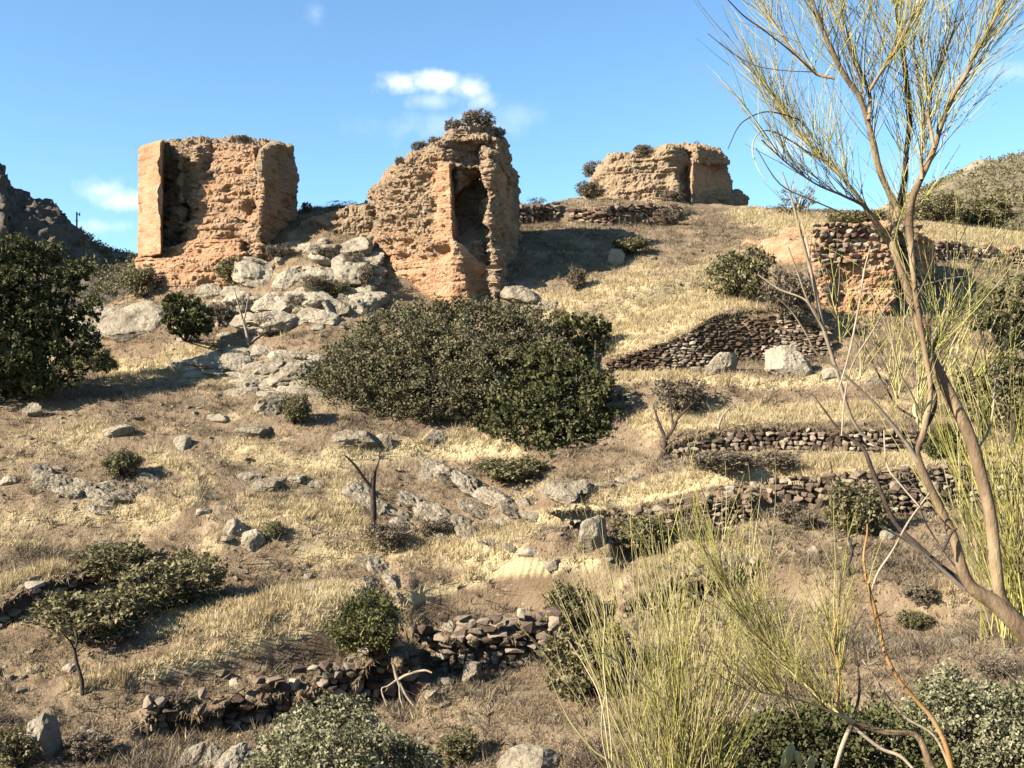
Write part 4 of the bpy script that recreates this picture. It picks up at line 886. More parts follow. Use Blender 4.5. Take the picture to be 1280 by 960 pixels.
SHR = [ # px, py_base, w, h, kind, label
 (296, 356, 60, 34, 'scrub', 'soft green shrub growing on the rubble at the foot of the left tower'), (925, 374, 92, 64, 'scrub', 'wide green shrub on the golden slope above the curved wall'),
 (992, 398, 80, 62, 'dry', 'brownish shrub against the left side of the small square ruin'), (788, 318, 52, 22, 'scrub', 'low green shrub just behind the round pale boulder'),
 (848, 516, 78, 46, 'dry', 'grey twiggy bush above the bare forked tree'), (368, 530, 46, 40, 'scrub', 'greyish shrub at the right of the rough pinkish rock'),
 (152, 598, 52, 36, 'scrub', 'lone small grey green shrub on the left slope by the broken ledge'), (145, 722, 112, 46, 'scrub', 'uppermost shrub of the dark lower left clump'),
 (190, 766, 120, 66, 'scrub', 'middle shrub of the dark lower left clump'), (112, 802, 150, 66, 'scrub', 'lowest and widest shrub of the lower left clump'),
 (244, 752, 90, 64, 'scrub', 'darkest rightmost shrub of the lower left clump, casting a long shadow'), (464, 838, 96, 84, 'green', 'rounded green bush at the end of the shaded terrace wall'),
 (712, 800, 72, 74, 'scrub', 'upper bush of the two left of the tall broom stems'), (742, 872, 120, 92, 'scrub', 'larger lower bush left of the tall broom stems'),
 (796, 690, 90, 48, 'scrub', 'dark shrub tucked against the broken wall right of the upright block'), (872, 676, 60, 32, 'dry', 'dull shrub below the dark end of the broken terrace wall'),
 (1070, 668, 84, 68, 'scrub', 'round shrub standing before the terrace wall at right'), (1184, 580, 62, 52, 'holm', 'green bush between the two thick stems at the right'),
 (986, 654, 46, 28, 'dry', 'brown tuft at the foot of the dark stone wall, left of the round shrub'), (1008, 662, 34, 24, 'dry', 'second brown tuft between the dark stone wall and the round shrub'),
 (722, 362, 24, 30, 'dry', 'thin dry tuft lit at the edge of the black shadow'), (700, 412, 26, 26, 'scrub', 'small shrub in the black shadow just above the dark tree'),
 (484, 686, 60, 34, 'dry', 'withered shrub at the base of the bare tree with a snapped top'), (545, 670, 40, 24, 'dry', 'withered shrub on the long low rock ridge'),
 (640, 602, 100, 30, 'scrub', 'low scrub along the front of the huge bush'), (902, 588, 80, 24, 'dry', 'grey low scrub in front of the low terrace wall, left part'),
 (975, 584, 70, 20, 'dry', 'grey low scrub in front of the low terrace wall, right part'), (405, 330, 40, 22, 'dry', 'brown shrub among the boulders just left of the tall ruin'),
 (440, 342, 34, 28, 'dry', 'brown shrub above the steep tilted slabs'), (350, 326, 36, 22, 'dry', 'small brown shrub at the top of the rubble slope'), (372, 388, 36, 20, 'dry', 'dark little shrub low in the rubble slope'),
 (335, 420, 28, 26, 'dry', 'brown shrub beside the thin bare sapling in the rubble'), (275, 408, 30, 34, 'dry', 'brown shrub right of the small round evergreen'), (118, 460, 44, 20, 'scrub', 'small green tuft under the big cracked rock'),
 (1140, 785, 44, 22, 'scrub', 'flat grey green shrub on the bare ground at right'), (1240, 846, 60, 26, 'dry', 'reddish brown dry shrub on bare soil at the right'), (1150, 755, 50, 24, 'dry', 'faint brown shrub left of the thick right stems'),
 (576, 952, 60, 40, 'scrub', 'green shrub right of the silver bush at the bottom'), (20, 960, 70, 50, 'scrub', 'dark shrub in the bottom left corner by the tall pale rock'), (110, 948, 70, 30, 'dry', 'dry brown shrub at the bottom right of the tall pale rock'),
 (215, 900, 50, 26, 'dry', 'dry shrub at the left end of the shaded terrace wall'), (340, 672, 30, 22, 'scrub', 'little green shrub right of the paler square rock'), (1072, 288, 80, 26, 'scrub', 'dark low shrub on the ridge above the small square ruin'),
 (1172, 278, 70, 36, 'scrub', 'dark shrub on the right ridge beside the pale hill rock'), (1235, 285, 80, 38, 'scrub', 'wide dark shrub on the ridge at the right edge'), (836, 282, 50, 22, 'dry', 'brown shrub at the right end of the long reddish wall'),
 (672, 247, 30, 10, 'thin', 'wispy tuft on the skyline right of the tall ruin'), (735, 246, 40, 22, 'dry', 'lower bush at the left foot of the rear mound'), (1000, 262, 50, 30, 'thin', 'leafless hazy bush on the skyline right of the rear tower'),
 (985, 268, 60, 14, 'thin', 'dry tuft along the ridge left of the leafless bush'), (384, 266, 16, 14, 'scrub', 'dark tuft on the ridge just right of the left tower'), (430, 262, 40, 12, 'thin', 'wispy grass tuft on the ridge between the two front ruins'),
 (300, 395, 34, 24, 'dry', 'dry shrub between boulders at the left of the rubble slope'), (395, 368, 40, 26, 'dry', 'dry shrub in the middle of the rubble slope'), (425, 372, 30, 20, 'scrub', 'greenish shrub low on the right of the rubble slope'), (318, 345, 34, 20, 'scrub', 'greenish shrub at the upper left of the rubble slope'), (455, 362, 24, 34, 'dry', 'dry shrub against the left wall foot of the tall ruin'),
 (175, 372, 50, 40, 'scrub', 'green shrub hidden behind the left corner of the left tower')]
def shrub(px, py, w, h, kind, label, i, y=None, zpy=None):
    if y is None: g = at(px, py)
    else:
        g = None
        for dy_ in (0, .8, -.8, 1.6, -1.6, 2.6, -2.6):
            xx = (px - 640) / F * (y + dy_)
            hs = [q[0].z for q in (b.ray_cast(Vector((xx, y + dy_, 40)), Vector((0, 0, -1))) for b in BVH) if q[0] is not None]
            if hs and max(hs) > (480 - py - h) / F * (y + dy_) - 1.2:
                g = Vector((xx, y + dy_, max(hs) - .08)); break
        if g is None: g = W(px, py, y)
    k = g.y / F; root = empty('shrub', g, label, 'shrub', rz=random.uniform(0, 6.28))
    fo, st = shrub_proto(kind, i % 3)
    link('foliage', fo, root); link('stem', st, root)
    root.scale = (w * k * 1.05, max(w * k * 1.0, .3), h * k * 1.15); return root
for i, (px, py, w, h, kd, lab) in enumerate(SHR): shrub(px, py, w, h, kd, lab, i)
# shrubs rooted on the ruins
TOP = [(499, 207, 14, 10, 'dry', 'lowest tuft on the left shoulder of the tall ruin', 56.0), (524, 196, 22, 14, 'dry', 'second tuft up the left shoulder of the tall ruin', 56.2), (545, 186, 20, 16, 'dry', 'third tuft up the left shoulder of the tall ruin', 56.5),
       (567, 176, 30, 18, 'dry', 'rounded tan tuft on top of the tall ruin', 56.6), (598, 172, 46, 22, 'dry', 'biggest tuft crowning the tall ruin', 57.0), (620, 180, 24, 20, 'dry', 'shaded tuft at the right edge of the tall ruin top', 57.5),
       (305, 182, 16, 8, 'dry', 'tiny tuft on top of the left tower', 60), (768, 196, 16, 12, 'dry', 'small tuft on the left brow of the rear mound', 85), (745, 222, 34, 22, 'dry', 'bush on the left slope of the rear mound', 83.5), (803, 190, 24, 12, 'dry', 'tuft on the flat top of the rear mound', 85),
       (871, 184, 10, 9, 'thin', 'single tiny reddish tuft on top of the rear tower block', 85), (804, 206, 28, 14, 'dry', 'brown tuft in the middle of the rear mound', 80.2), (838, 242, 34, 20, 'dry', 'bush at the foot of the shaded face of the rear tower', 78.5)]
for i, (px, py, w, h, kd, lab, yy) in enumerate(TOP): shrub(px, py, w, h, kd, lab, i, y=yy)

# scrub covering the far hills
def hill_scrub(p, r, n, seed, label, pxr):
    rs = np.random.RandomState(seed); px = 640 + F * p[:, 0] / p[:, 1]
    ok = np.where((px > pxr[0]) & (px < pxr[1]) & (r < .5) & (p[:, 1] < 135))[0]; idx = rs.choice(ok, n)
    Vv = []
    for i in idx:
        s = rs.uniform(.25, .8); k = 30
        c = p[i] + np.array([0, 0, s * .3]) + rs.normal(size=(k, 3)) * s * np.array([.5, .5, .3])
        t = rs.normal(size=(k, 3)); t /= np.linalg.norm(t, axis=1)[:, None]; b = np.cross(t, rs.normal(size=(k, 3))); b /= np.linalg.norm(b, axis=1)[:, None]
        l = .13 * s + .05; Vv.append(np.stack([c - t * l, c + b * l * .6, c + t * l, c - b * l * .6], 1).reshape(-1, 3))
    v = np.concatenate(Vv); tag(link('hill_scrub', np_mesh('hill_scrub', v, np.arange(len(v)).reshape(-1, 4), M_scrub)), label, 'scrub', kind='stuff')
hill_scrub(hl_p, hl_r, 800, 1, 'low scrub covering the far left hill', (-60, 260))
hill_scrub(hr_p, hr_r, 700, 2, 'low scrub covering the far right hill', (1100, 1340))

# ------------------------------------------------------------------ bare trees
def bare_tree(name, label, foot, limbs, m, seed, twigs=3, cat='tree', y=None, tl=.5):
    """limbs: picture polylines [(px,py,width px)...] standing at the foot's distance, spread a little in depth"""
    base = at(*foot) if y is None else W(foot[0], foot[1], y); Y = base.y; r = random.Random(seed)
    root = empty(name, base, label, cat); k = Y / F
    for li, lb in enumerate(limbs):
        tb = Tubes(); dy = 0 if li == 0 else r.uniform(-.5, .5)
        pts = [W(p[0], p[1], Y + dy * (i / max(1, len(lb) - 1))) for i, p in enumerate(lb)]
        tb.add(pts, [p[2] * k / 2 for p in lb], 7, res=4)
        if li:
            for _ in range(twigs):
                i = r.randrange(1, len(pts)); s = pts[i]; d = (pts[i] - pts[i - 1]).normalized()
                e = s + (d + Vector((r.uniform(-.8, .8), r.uniform(-.8, .8), r.uniform(-.1, .7)))).normalized() * tl * r.uniform(.5, 1.2)
                tb.add([s, s.lerp(e, .5) + Vector((r.uniform(-.05, .05), 0, r.uniform(-.05, .05))), e], [lb[-1][2] * k * .35, .008, .004], 4, res=3)
        link('trunk' if li == 0 else 'branch', tb.mesh('limb', m, base), root)
    return root
bare_tree('bare_tree', 'small bare tree with a snapped dark trunk on the slope left of centre', (466, 664), [[(466, 668, 8), (467, 640, 8), (466, 612, 7), (468, 588, 6)], [(466, 612, 5), (455, 598, 4), (444, 582, 3.5), (432, 570, 2)], [(468, 590, 3), (474, 575, 2), (474, 560, 1.2)]], M_darkbark, 1, twigs=2)
bare_tree('bare_tree', 'forked leafless tree at the edge of the big bush shadow', (828, 572), [[(826, 576, 7), (830, 560, 7), (832, 548, 6)], [(832, 549, 5), (824, 530, 4), (820, 518, 3), (817, 508, 2)], [(832, 548, 5), (842, 536, 4), (847, 524, 3), (860, 510, 2)], [(842, 536, 3), (840, 522, 2.5), (838, 505, 1.5)]], M_darkbark, 2, twigs=5)
bare_tree('dead_sapling', 'thin leaning dead sapling at lower left with its shadow on the grass', (103, 868), [[(103, 872, 6), (102, 850, 5), (96, 828, 4.5), (93, 812, 4)], [(93, 812, 3), (88, 802, 2.5), (82, 796, 1.5)], [(94, 812, 3), (96, 798, 2), (92, 785, 1.5)], [(96, 815, 2), (103, 808, 1.5), (105, 800, 1)]], M_darkbark, 3, twigs=2)
bare_tree('dead_sapling', 'thin greyish sapling standing in the pale rubble', (312, 432), [[(311, 432, 4), (308, 415, 4), (303, 398, 3)], [(303, 398, 3), (298, 380, 2), (293, 362, 1.2)], [(305, 402, 2), (309, 380, 1.5), (312, 360, 1)]], M_deadwood, 4, twigs=4)
bare_tree('dead_sapling', 'short crooked stump stem below the round shrub at right', (1062, 722), [[(1062, 724, 5), (1060, 708, 5), (1065, 690, 4), (1062, 675, 4), (1056, 662, 3)], [(1064, 690, 2), (1070, 680, 1.5)]], M_darkbark, 5, twigs=0)
bare_tree('dead_sapling', 'faint little dead tree on the golden terrace above the low wall', (898, 538), [[(897, 540, 4), (899, 530, 3.5), (903, 520, 3)], [(903, 520, 2), (910, 512, 1.5), (918, 505, 1)], [(899, 528, 2), (890, 515, 1.2)]], M_deadwood, 6, twigs=2)
bare_tree('fallen_branch', 'bleached forked branch lying against the shaded wall', (520, 880), [[(492, 830, 4), (497, 850, 5), (508, 868, 5), (530, 892, 4)], [(497, 850, 4), (510, 843, 3.5), (530, 838, 3), (540, 841, 2)], [(497, 849, 3), (485, 858, 3), (477, 862, 2), (484, 884, 2)], [(500, 853, 3), (508, 870, 3), (520, 886, 2.5), (528, 900, 2)], [(499, 855, 2), (500, 872, 2), (505, 888, 1)]], M_deadwood, 7, cat='dead branch', twigs=1, tl=.3)
bare_tree('fallen_branch', 'bare grey pole lying along the top of the dark stone wall', (1030, 600), [[(1002, 597, 5), (1018, 600, 4.5), (1034, 601, 4)], [(1034, 601, 2.5), (1040, 590, 2), (1038, 578, 1.5)]], M_darkbark, 8, cat='dead branch', twigs=1, tl=.3)

# antenna mast on the far hill
ms = empty('antenna_mast', W(96, 300, 124), 'thin grey antenna mast on the far left skyline', 'mast')
tb = Tubes(); tb.add([W(96, 306, 124), W(96, 265, 124)], [.12, .09], 6); link('pole', tb.mesh('pole', M_metal, ms.location), ms)
tb = Tubes(); tb.add([W(95.5, 268, 124), W(99.5, 268, 124)], [.06, .06], 5); tb.add([W(99.5, 270, 124), W(99.5, 266, 124)], [.07, .07], 5); tb.add([W(94.5, 276, 124), W(97.5, 276, 124)], [.05, .05], 5); link('aerial', tb.mesh('aerial', M_metal, ms.location), ms)

# ------------------------------------------------------------------ foreground broom tree and brooms
def rods(tb, s, d, L, r0, rnd, curve=.25, seg=4, up=.25, sides=3):
    d = d.normalized(); p = [s]; q = Vector(s); side = Vector((rnd.gauss(0, 1), rnd.gauss(0, 1), rnd.gauss(0, .4))) * curve / seg
    for i in range(seg):
        d = (d + side + Vector((0, 0, up / seg)) + Vector((rnd.gauss(0, .03), rnd.gauss(0, .03), rnd.gauss(0, .03)))).normalized(); q = q + d * (L / seg); p.append(Vector(q))
    tb.add(p, np.linspace(r0, r0 * .35, len(p)), sides); return p, d

FY = 4.8
tree = empty('broom_tree', W(1330, 850, 4.9), 'tall foreground broom tree with peeling tan stems and wiry green twigs, at right', 'tree')
TO = tree.location
def limb(name, pts, m=M_bark, dy=(0, 0), res=5, sides=9, parent=tree):
    n = len(pts); tb = Tubes()
    P_ = [W(p[0], p[1], FY + dy[0] + (dy[1] - dy[0]) * i / (n - 1)) for i, p in enumerate(pts)]
    jr = random.Random(int(pts[0][0] * 7 + pts[0][1]))
    R_ = [p[2] * FY / F / 2 * .74 * jr.uniform(.9, 1.12) for p in pts]
    q = tb.add(P_, R_, sides, res=res)
    me = tb.mesh(name, m, parent.location)
    link(name, me, parent); return P_
Lm = {}
Lm['a'] = limb('trunk', [(1350, 880, 42), (1300, 812, 38), (1275, 783, 32), (1245, 755, 26), (1215, 735, 23), (1203, 712, 20), (1198, 690, 15), (1188, 662, 15), (1168, 620, 14), (1150, 580, 14), (1146, 562, 12), (1153, 545, 12), (1157, 525, 10), (1162, 505, 8), (1163, 480, 8), (1158, 450, 9), (1152, 415, 9), (1146, 380, 9), (1142, 345, 9), (1139, 310, 11), (1136, 275, 14)])
Lm['b'] = limb('trunk', [(1282, 790, 28), (1262, 765, 23), (1250, 742, 21), (1244, 700, 20), (1239, 650, 20), (1228, 600, 19), (1214, 550, 20), (1192, 502, 19), (1167, 452, 18), (1150, 410, 16), (1137, 370, 15), (1124, 330, 14), (1116, 302, 14), (1121, 270, 16), (1121, 258, 15)], dy=(0, .12))
Lm['c'] = limb('branch', [(1121, 262, 13), (1110, 238, 11), (1099, 212, 11), (1092, 180, 10), (1084, 150, 9), (1074, 120, 8), (1058, 98, 8), (1044, 72, 8), (1032, 45, 7), (1022, 20, 6), (1010, -20, 5)], dy=(.12, -.1))
Lm['d'] = limb('branch', [(1124, 268, 11), (1127, 245, 11), (1131, 222, 10), (1133, 190, 9), (1137, 150, 10), (1133, 100, 9), (1128, 60, 8), (1122, 20, 7), (1116, -30, 5)], m=M_darkbark, dy=(.12, .3))
Lm['e'] = limb('branch', [(1136, 278, 14), (1140, 250, 13), (1148, 230, 11), (1158, 208, 10), (1168, 185, 9), (1176, 158, 8), (1190, 122, 8), (1208, 92, 7), (1222, 62, 6), (1240, 30, 5), (1262, -10, 4)], dy=(0, -.25))
Lm['f'] = limb('branch', [(1117, 312, 9), (1104, 295, 9), (1090, 272, 9), (1074, 248, 8), (1056, 226, 7), (1042, 211, 8), (1028, 198, 6), (1010, 180, 5), (990, 158, 4), (972, 130, 3), (955, 100, 2.5)], dy=(.1, .4))
Lm['g'] = limb('branch', [(1112, 300, 7), (1085, 262, 5), (1055, 245, 4), (1020, 230, 3.2), (985, 205, 2.6), (952, 175, 2)], dy=(.1, -.2))
Lm['h'] = limb('branch', [(1044, 98, 5), (1020, 92, 5), (1000, 72, 4.5), (985, 55, 4), (965, 25, 3.5), (945, -5, 3)], dy=(0, .1))
Lm['i'] = limb('branch', [(1086, 150, 6), (1087, 118, 6), (1072, 80, 5), (1055, 45, 4.5), (1040, 10, 4), (1030, -20, 3)], dy=(0, .2))
Lm['j'] = limb('branch', [(1088, 112, 6), (1100, 92, 5), (1115, 70, 5), (1132, 38, 4.5), (1150, 5, 4)], dy=(0, -.2))
Lm['k'] = limb('branch', [(1152, 225, 6), (1152, 190, 6), (1155, 150, 6), (1148, 100, 5), (1142, 60, 4), (1150, 10, 4)], dy=(-.1, .2))
Lm['l'] = limb('branch', [(1168, 186, 5), (1160, 140, 5), (1165, 110, 5), (1180, 70, 4), (1195, 30, 3.5)], dy=(-.2, .1))
# dead and bleached side branches
limb('branch', [(1212, 735, 14), (1180, 712, 11), (1150, 685, 9), (1120, 655, 8), (1104, 622, 7), (1088, 582, 7), (1078, 560, 6), (1050, 538, 4), (1030, 512, 3), (1014, 490, 1.5)], m=M_darkbark, dy=(0, .25), sides=6)
limb('branch', [(1205, 736, 8), (1170, 705, 6), (1140, 680, 5), (1116, 666, 4), (1098, 657, 3)], m=M_deadwood, dy=(0, -.15), sides=6)
Lm['m'] = limb('branch', [(1148, 578, 9), (1132, 552, 8), (1110, 524, 6.5), (1094, 505, 5), (1070, 482, 4.5), (1048, 462, 4), (1020, 440, 4), (1008, 418, 3), (990, 390, 2), (972, 372, 1.5)], m=M_deadwood, dy=(0, -.2), sides=6)
Lm['n'] = limb('branch', [(1098, 560, 5), (1072, 535, 5), (1058, 505, 6), (1048, 470, 6), (1036, 432, 6.5), (1027, 400, 6.5), (1017, 352, 6), (1007, 315, 5), (999, 285, 4.5), (990, 250, 3), (978, 215, 2)], m=M_deadwood, dy=(.1, -.1), sides=6)
limb('branch', [(1028, 408, 4.5), (1008, 376, 4), (975, 362, 3.5), (947, 343, 2)], m=M_deadwood, dy=(0, .1), sides=5)
limb('branch', [(1030, 412, 4), (1010, 376, 4), (997, 340, 3), (985, 308, 2)], m=M_deadwood, dy=(0, -.1), sides=5)
limb('branch', [(1016, 348, 4), (1010, 310, 3.5), (1003, 280, 3), (996, 262, 2)], m=M_deadwood, dy=(.1, .2), sides=5)
limb('branch', [(1048, 488, 2.5), (1062, 440, 3.5), (1074, 380, 3.5), (1080, 340, 3), (1088, 308, 2)], m=M_deadwood, dy=(-.2, -.1), sides=5)
limb('branch', [(1052, 545, 2.5), (1056, 495, 2.5), (1066, 455, 3), (1092, 412, 3), (1112, 378, 3), (1140, 362, 3), (1178, 350, 2.5), (1210, 345, 2)], m=M_deadwood, dy=(-.1, .2), sides=5)
limb('branch', [(1160, 450, 3), (1190, 402, 3.5), (1215, 385, 3.2), (1245, 360, 3), (1276, 342, 2)], m=M_broom_dry, dy=(.1, .3), sides=5)
limb('branch', [(1120, 445, 3), (1105, 400, 3), (1092, 372, 2.6), (1084, 352, 2)], m=M_deadwood, dy=(0, -.1), sides=5)
limb('branch', [(1152, 535, 7), (1143, 514, 7), (1150, 490, 6), (1162, 455, 5), (1170, 425, 5), (1185, 395, 4), (1210, 350, 3), (1235, 310, 2.4), (1262, 272, 2)], m=M_broom_dry, dy=(0, .2), sides=6)
limb('branch', [(1140, 520, 4.5), (1122, 508, 4), (1106, 482, 3.6), (1094, 460, 3), (1085, 440, 2), (1070, 418, 1.6)], m=M_darkbark, dy=(0, .3), sides=5)
limb('branch', [(1148, 512, 5), (1138, 490, 4), (1126, 468, 3), (1118, 440, 3), (1110, 400, 2.4)], m=M_broom_dry, dy=(0, -.2), sides=5)
limb('branch', [(1154, 540, 6), (1165, 520, 7), (1170, 500, 5), (1166, 478, 4)], m=M_darkbark, dy=(0, .1), sides=6)
limb('branch', [(1222, 562, 4), (1235, 540, 4), (1241, 515, 4), (1243, 490, 3.5), (1247, 462, 2.5)], m=M_deadwood, dy=(.1, .2), sides=5)
limb('branch', [(1178, 690, 5), (1190, 665, 5), (1196, 660, 6)], m=M_darkbark, dy=(-.05, -.05), sides=5)
limb('twig', [(1040, 205, 3), (1010, 190, 3), (990, 177, 2.6), (968, 165, 2.4), (952, 164, 2.2), (942, 176, 2), (941, 192, 2), (948, 212, 1.6), (958, 226, 1.4)], m=M_broom_dry, dy=(.1, -.3), sides=4)
limb('twig', [(1000, 150, 2.4), (975, 142, 2.4), (955, 140, 2), (935, 148, 2), (922, 160, 1.6), (910, 186, 1.2)], m=M_darkbark, dy=(.1, -.3), sides=4)
limb('twig', [(1040, 97, 3.4), (1020, 92, 3), (990, 65, 2.6), (955, 38, 2.4), (930, 20, 2), (910, 0, 1.6)], m=M_bark, dy=(.1, -.3), sides=4)
limb('twig', [(1020, 90, 2), (980, 88, 1.8), (945, 82, 1.6), (915, 66, 1.2), (885, 42, 1)], m=M_deadwood, dy=(.1, -.2), sides=4)
limb('twig', [(1110, 300, 3), (1060, 270, 2.6), (1015, 250, 2.2), (975, 230, 2), (945, 185, 1.4)], m=M_broom, dy=(.1, -.3), sides=4)
rnd = random.Random(77)
groups = [Tubes(), Tubes(), Tubes()]           # green, straw, dark twigs
def spray(pts, frac, n, L, spread=.5, up=.5, out=None, sub=4):
    for _ in range(n):
        t = frac + (1 - frac) * rnd.random(); q = t * (len(pts) - 1); i = min(int(q), len(pts) - 2); s = pts[i].lerp(pts[i + 1], q - i)
        d = (pts[i + 1] - pts[i]).normalized()
        d = d * .8 + Vector((rnd.gauss(0, spread), rnd.gauss(0, spread), abs(rnd.gauss(0, .3)) + up * .7)) + (out or Vector((0, 0, 0)))
        tb = groups[0] if rnd.random() < .5 else (groups[1] if rnd.random() < .6 else groups[2])
        pl, dl = rods(tb, s, d, L * rnd.uniform(.5, 1.35), .0028, rnd, curve=.35)
        for _ in range(rnd.randrange(max(1, sub - 2), sub + 2)):
            k = rnd.randrange(0, len(pl) - 1); s2 = pl[k].lerp(pl[k + 1], rnd.random()); d2 = (pl[k + 1] - pl[k]).normalized() + Vector((rnd.gauss(0, .3), rnd.gauss(0, .3), rnd.uniform(0, .35)))
            tb = groups[0] if rnd.random() < .7 else (groups[1] if rnd.random() < .6 else groups[2])
            rods(tb, s2, d2, L * rnd.uniform(.4, .95), .0019, rnd, curve=.3)
for key, fr, n, L in (('c', .22, 40, .42), ('d', .3, 34, .40), ('e', .25, 42, .42), ('f', .3, 44, .42), ('g', .15, 30, .36), ('a', .8, 8, .35), ('b', .85, 8, .35), ('h', .1, 22, .36), ('i', .1, 28, .38), ('j', .1, 28, .36), ('k', .1, 28, .38), ('l', .1, 28, .38)):
    spray(Lm[key], fr, int(n * 1.0), L)
spray(Lm['e'], .5, 22, .5, out=Vector((.6, 0, -.1))); spray(Lm['f'], .6, 16, .42, spread=.4, up=.1, out=Vector((-.5, 0, .2)), sub=2)
spray(Lm['n'], .3, 8, .22, spread=.3, up=.4, sub=1)
lw = [W(1100, 440, FY), W(1145, 505, FY)]
for (x, y, n, L, o) in ((1120, 510, 10, .45, -.15), (1145, 510, 12, .5, .1), (1160, 450, 16, .55, .4), (1050, 430, 8, .4, 0), (1150, 560, 6, .35, -.2), (1075, 475, 6, .4, .1)):
    spray([W(x, y, FY), W(x + 4, y - 15, FY + .05)], 0, n, L, spread=.3, up=.6, out=Vector((o, 0, 0)), sub=3)
for g_, m_, nm in zip(groups, (M_broom, M_broom_dry, M_darkbark), ('green_twigs', 'straw_twigs', 'dark_twigs')):
    o = link(nm, g_.mesh(nm, m_, TO), tree); o['kind'] = 'stuff'

def broom(label, px, py, Y, n, L, cone, seed, lean=(0, 0), straw=.35, r0=.0042, sub=3):
    root = empty('broom_shrub', W(px, py, Y), label, 'shrub'); rn = random.Random(seed); ga, gb = Tubes(), Tubes()
    gr = root.location
    for _ in range(n):
        s = Vector(gr) + Vector((rn.gauss(0, .10), rn.gauss(0, .10), 0))
        ax = rn.gauss(lean[0], cone); ay = rn.gauss(lean[1], cone * .8); d = Vector((math.sin(ax), math.sin(ay), 1))
        LL = L * rn.uniform(.45, 1.05); tb = gb if rn.random() < straw else ga
        p, _d = rods(tb, s, d, LL, r0, rn, curve=.22, seg=5, up=.1)
        for _ in range(sub):
            k = rn.randrange(1, 5); s2 = p[k].lerp(p[k + 1], rn.random()) if k < 5 else p[k]; d2 = (p[k + 1] - p[k]).normalized() + Vector((rn.gauss(0, .22), rn.gauss(0, .22), rn.uniform(-.05, .2)))
            rods(gb if rn.random() < straw else ga, s2, d2, LL * rn.uniform(.2, .45), r0 * .6, rn, curve=.2)
    o = link('green_stems', ga.mesh('green_stems', M_broom, gr), root); o['kind'] = 'stuff'
    o = link('straw_stems', gb.mesh('straw_stems', M_broom_dry, gr), root); o['kind'] = 'stuff'
    return root
broom('dense yellow green broom with upright stems at the bottom, right of centre', 850, 1060, 5.6, 175, 1.68, .26, 1, lean=(-.02, 0), straw=.5, sub=4)
broom('broom shrub behind the right stems, upright green rods cut by the right edge', 1290, 800, 5.8, 115, 1.7, .23, 2, lean=(-.12, 0), straw=.25, sub=3)
broom('slender broom rods leaning right above the olive tree at the right edge', 1200, 470, 5.2, 34, 1.0, .22, 3, lean=(.42, 0), straw=.35, sub=2, r0=.003)

# low sprawling broom with a knot of white branches
bt = empty('broom_shrub', W(1170, 990, 5.0), 'sprawling broom fanning left from a knot of bleached branches at the bottom right', 'shrub')
def lb(pts, m, dy=(0, 0)): return limb('branch', pts, m=m, dy=dy, parent=bt, sides=6)
lb([(1195, 1010, 16), (1165, 960, 13), (1146, 920, 11), (1105, 915, 11), (1066, 903, 11)], M_bark)
k1 = lb([(1068, 903, 9), (1040, 890, 6), (1005, 876, 5), (965, 868, 4), (930, 861, 2.5)], M_broom_dry, (0, -.2))
k2 = lb([(1066, 905, 9), (1040, 885, 8), (1000, 850, 6), (965, 815, 5), (930, 770, 4), (905, 735, 2.5)], M_broom_dry, (0, .3))
k3 = lb([(1064, 905, 8), (1048, 885, 6), (1049, 850, 5), (1047, 825, 4), (1040, 800, 3), (1050, 760, 2)], M_bark_orange, (0, -.1))
k4 = lb([(1066, 900, 5), (1074, 868, 4), (1072, 830, 3), (1066, 795, 2), (1082, 760, 1.5)], M_darkbark, (0, .1))
lb([(1066, 908, 6), (1100, 935, 6.5), (1125, 945, 6), (1145, 965, 5)], M_deadwood, (0, -.1))
lb([(1064, 906, 8), (1052, 935, 7), (1040, 975, 6)], M_deadwood, (0, -.1))
groups = [Tubes(), Tubes(), Tubes()]
spray(k2, .1, 70, .40, spread=.28, up=.25, out=Vector((-.35, 0, .25)), sub=4); spray(k3, .0, 34, .36, spread=.3, up=.5, out=Vector((-.15, 0, .3)), sub=3); spray(k1, .2, 26, .28, spread=.3, up=.5, sub=3)
spray([W(1000, 900, 5), W(960, 850, 5.1)], 0, 40, .42, spread=.3, up=.4, out=Vector((-.3, 0, .3)), sub=4)
for g_, m_, nm in zip(groups, (M_broom, M_broom_dry, M_darkbark), ('green_twigs', 'straw_twigs', 'dark_twigs')):
    o = link(nm, g_.mesh(nm, m_, bt.location), bt); o['kind'] = 'stuff'
ot = empty('sapling', W(1192, 1000, 4.9), 'long curved sapling with orange bark and bare forked tips, lower right', 'sapling')
def lo(pts, m, dy=(0, 0)): return limb('branch', pts, m=m, dy=dy, parent=ot, sides=7)
lo([(1196, 1000, 10), (1185, 940, 9), (1168, 902, 8), (1148, 878, 7), (1124, 850, 7), (1106, 815, 7.5), (1097, 775, 7.5), (1088, 742, 6), (1081, 712, 5), (1080, 690, 4), (1084, 668, 3), (1084, 655, 2)], M_bark_orange)
lo([(1088, 742, 4), (1098, 715, 4), (1116, 688, 4), (1134, 655, 3.5), (1150, 632, 2.5), (1162, 616, 2)], M_deadwood, (0, -.1))
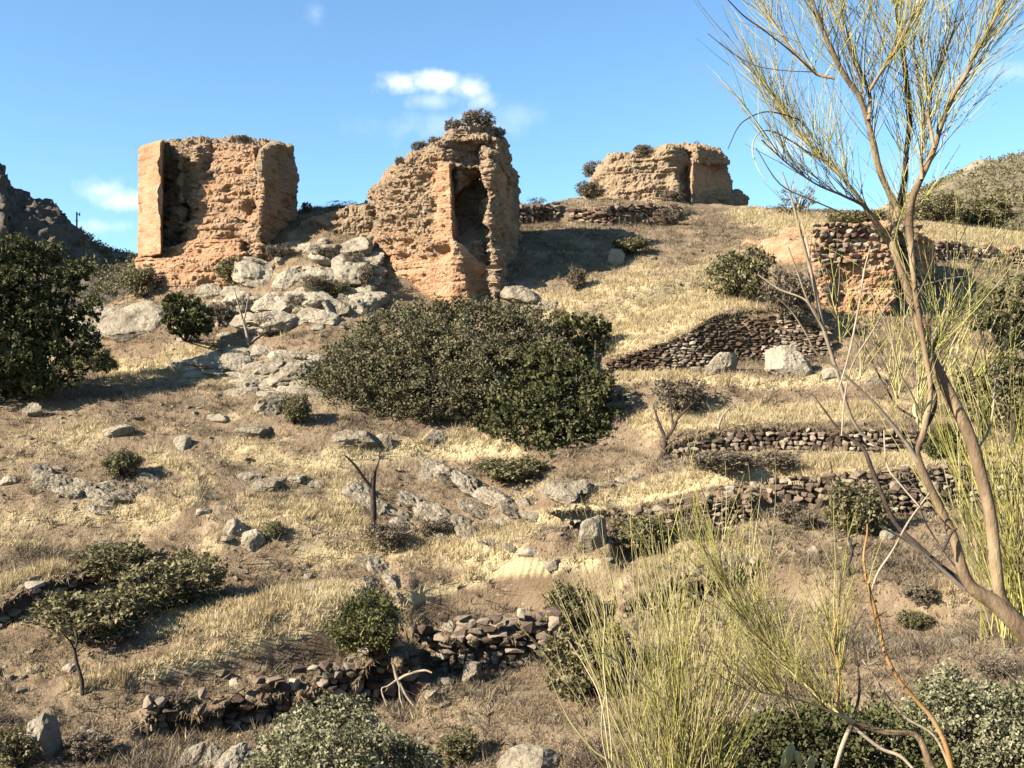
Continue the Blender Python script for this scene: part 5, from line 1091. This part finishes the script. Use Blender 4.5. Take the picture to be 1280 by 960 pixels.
lo([(1190, 965, 6), (1168, 920, 5), (1132, 897, 5), (1108, 868, 4), (1090, 842, 3), (1078, 825, 2)], M_deadwood, (0, .15))
lo([(1150, 634, 3), (1125, 605, 3.5), (1110, 585, 3), (1106, 560, 3), (1105, 538, 2)], M_deadwood, (-.1, .1))
lo([(1148, 632, 2), (1158, 655, 2.5), (1180, 690, 2.5), (1200, 715, 2)], M_deadwood, (-.1, .1))
lt = empty('sapling', W(765, 1000, 4.9), 'pair of thin straw coloured shoots at the bottom left of the dense broom', 'sapling')
def ll(pts, dy=(0, 0)): return limb('shoot', pts, m=M_broom_dry, dy=dy, parent=lt, sides=5)
ll([(768, 1000, 4), (762, 955, 4), (742, 938, 3.2), (715, 905, 3), (698, 872, 2.4), (682, 832, 1.6)]); ll([(766, 990, 4), (764, 930, 3), (758, 870, 2.8), (754, 820, 2.4), (756, 770, 2), (750, 735, 1.4)], (0, .1))
ll([(766, 980, 3.5), (755, 935, 3), (752, 900, 2.6), (758, 862, 2)], (0, -.1)); ll([(765, 975, 3), (752, 880, 2.4), (735, 840, 2), (710, 800, 1.6)], (0, .2)); ll([(830, 875, 3), (795, 848, 2.6), (768, 824, 2.4), (748, 816, 2), (728, 824, 1.4)], (0, -.2))

# prickly pear at the bottom edge
pp = empty('prickly_pear', W(1000, 1000, 6.0), 'pale prickly pear pads poking up at the bottom edge under the broom', 'cactus')
for i, (px, py, w, h, ry) in enumerate(((984, 948, 14, 38, .35), (998, 950, 9, 26, -.3), (1014, 956, 14, 24, .1), (1030, 960, 11, 18, .4))):
    k = 6.0 / F; v, f = ICO[3]; r_ = 1 + .25 * v[:, 2:3]
    q = v * np.array([w * k / 2, .012, h * k / 2]) * np.concatenate([r_, np.ones_like(r_), np.ones_like(r_)], 1)
    o = link('pad', np_mesh('pad', q, f, M_cactus), pp); o.location = W(px, py, 6.0) - pp.location; o.rotation_euler = (0, ry, .3 * i)
tb = Tubes(); tb.add([W(1000, 1030, 6.0), W(1000, 965, 6.0)], [.03, .025], 7); link('stem', tb.mesh('stem', M_cactus, pp.location), pp)
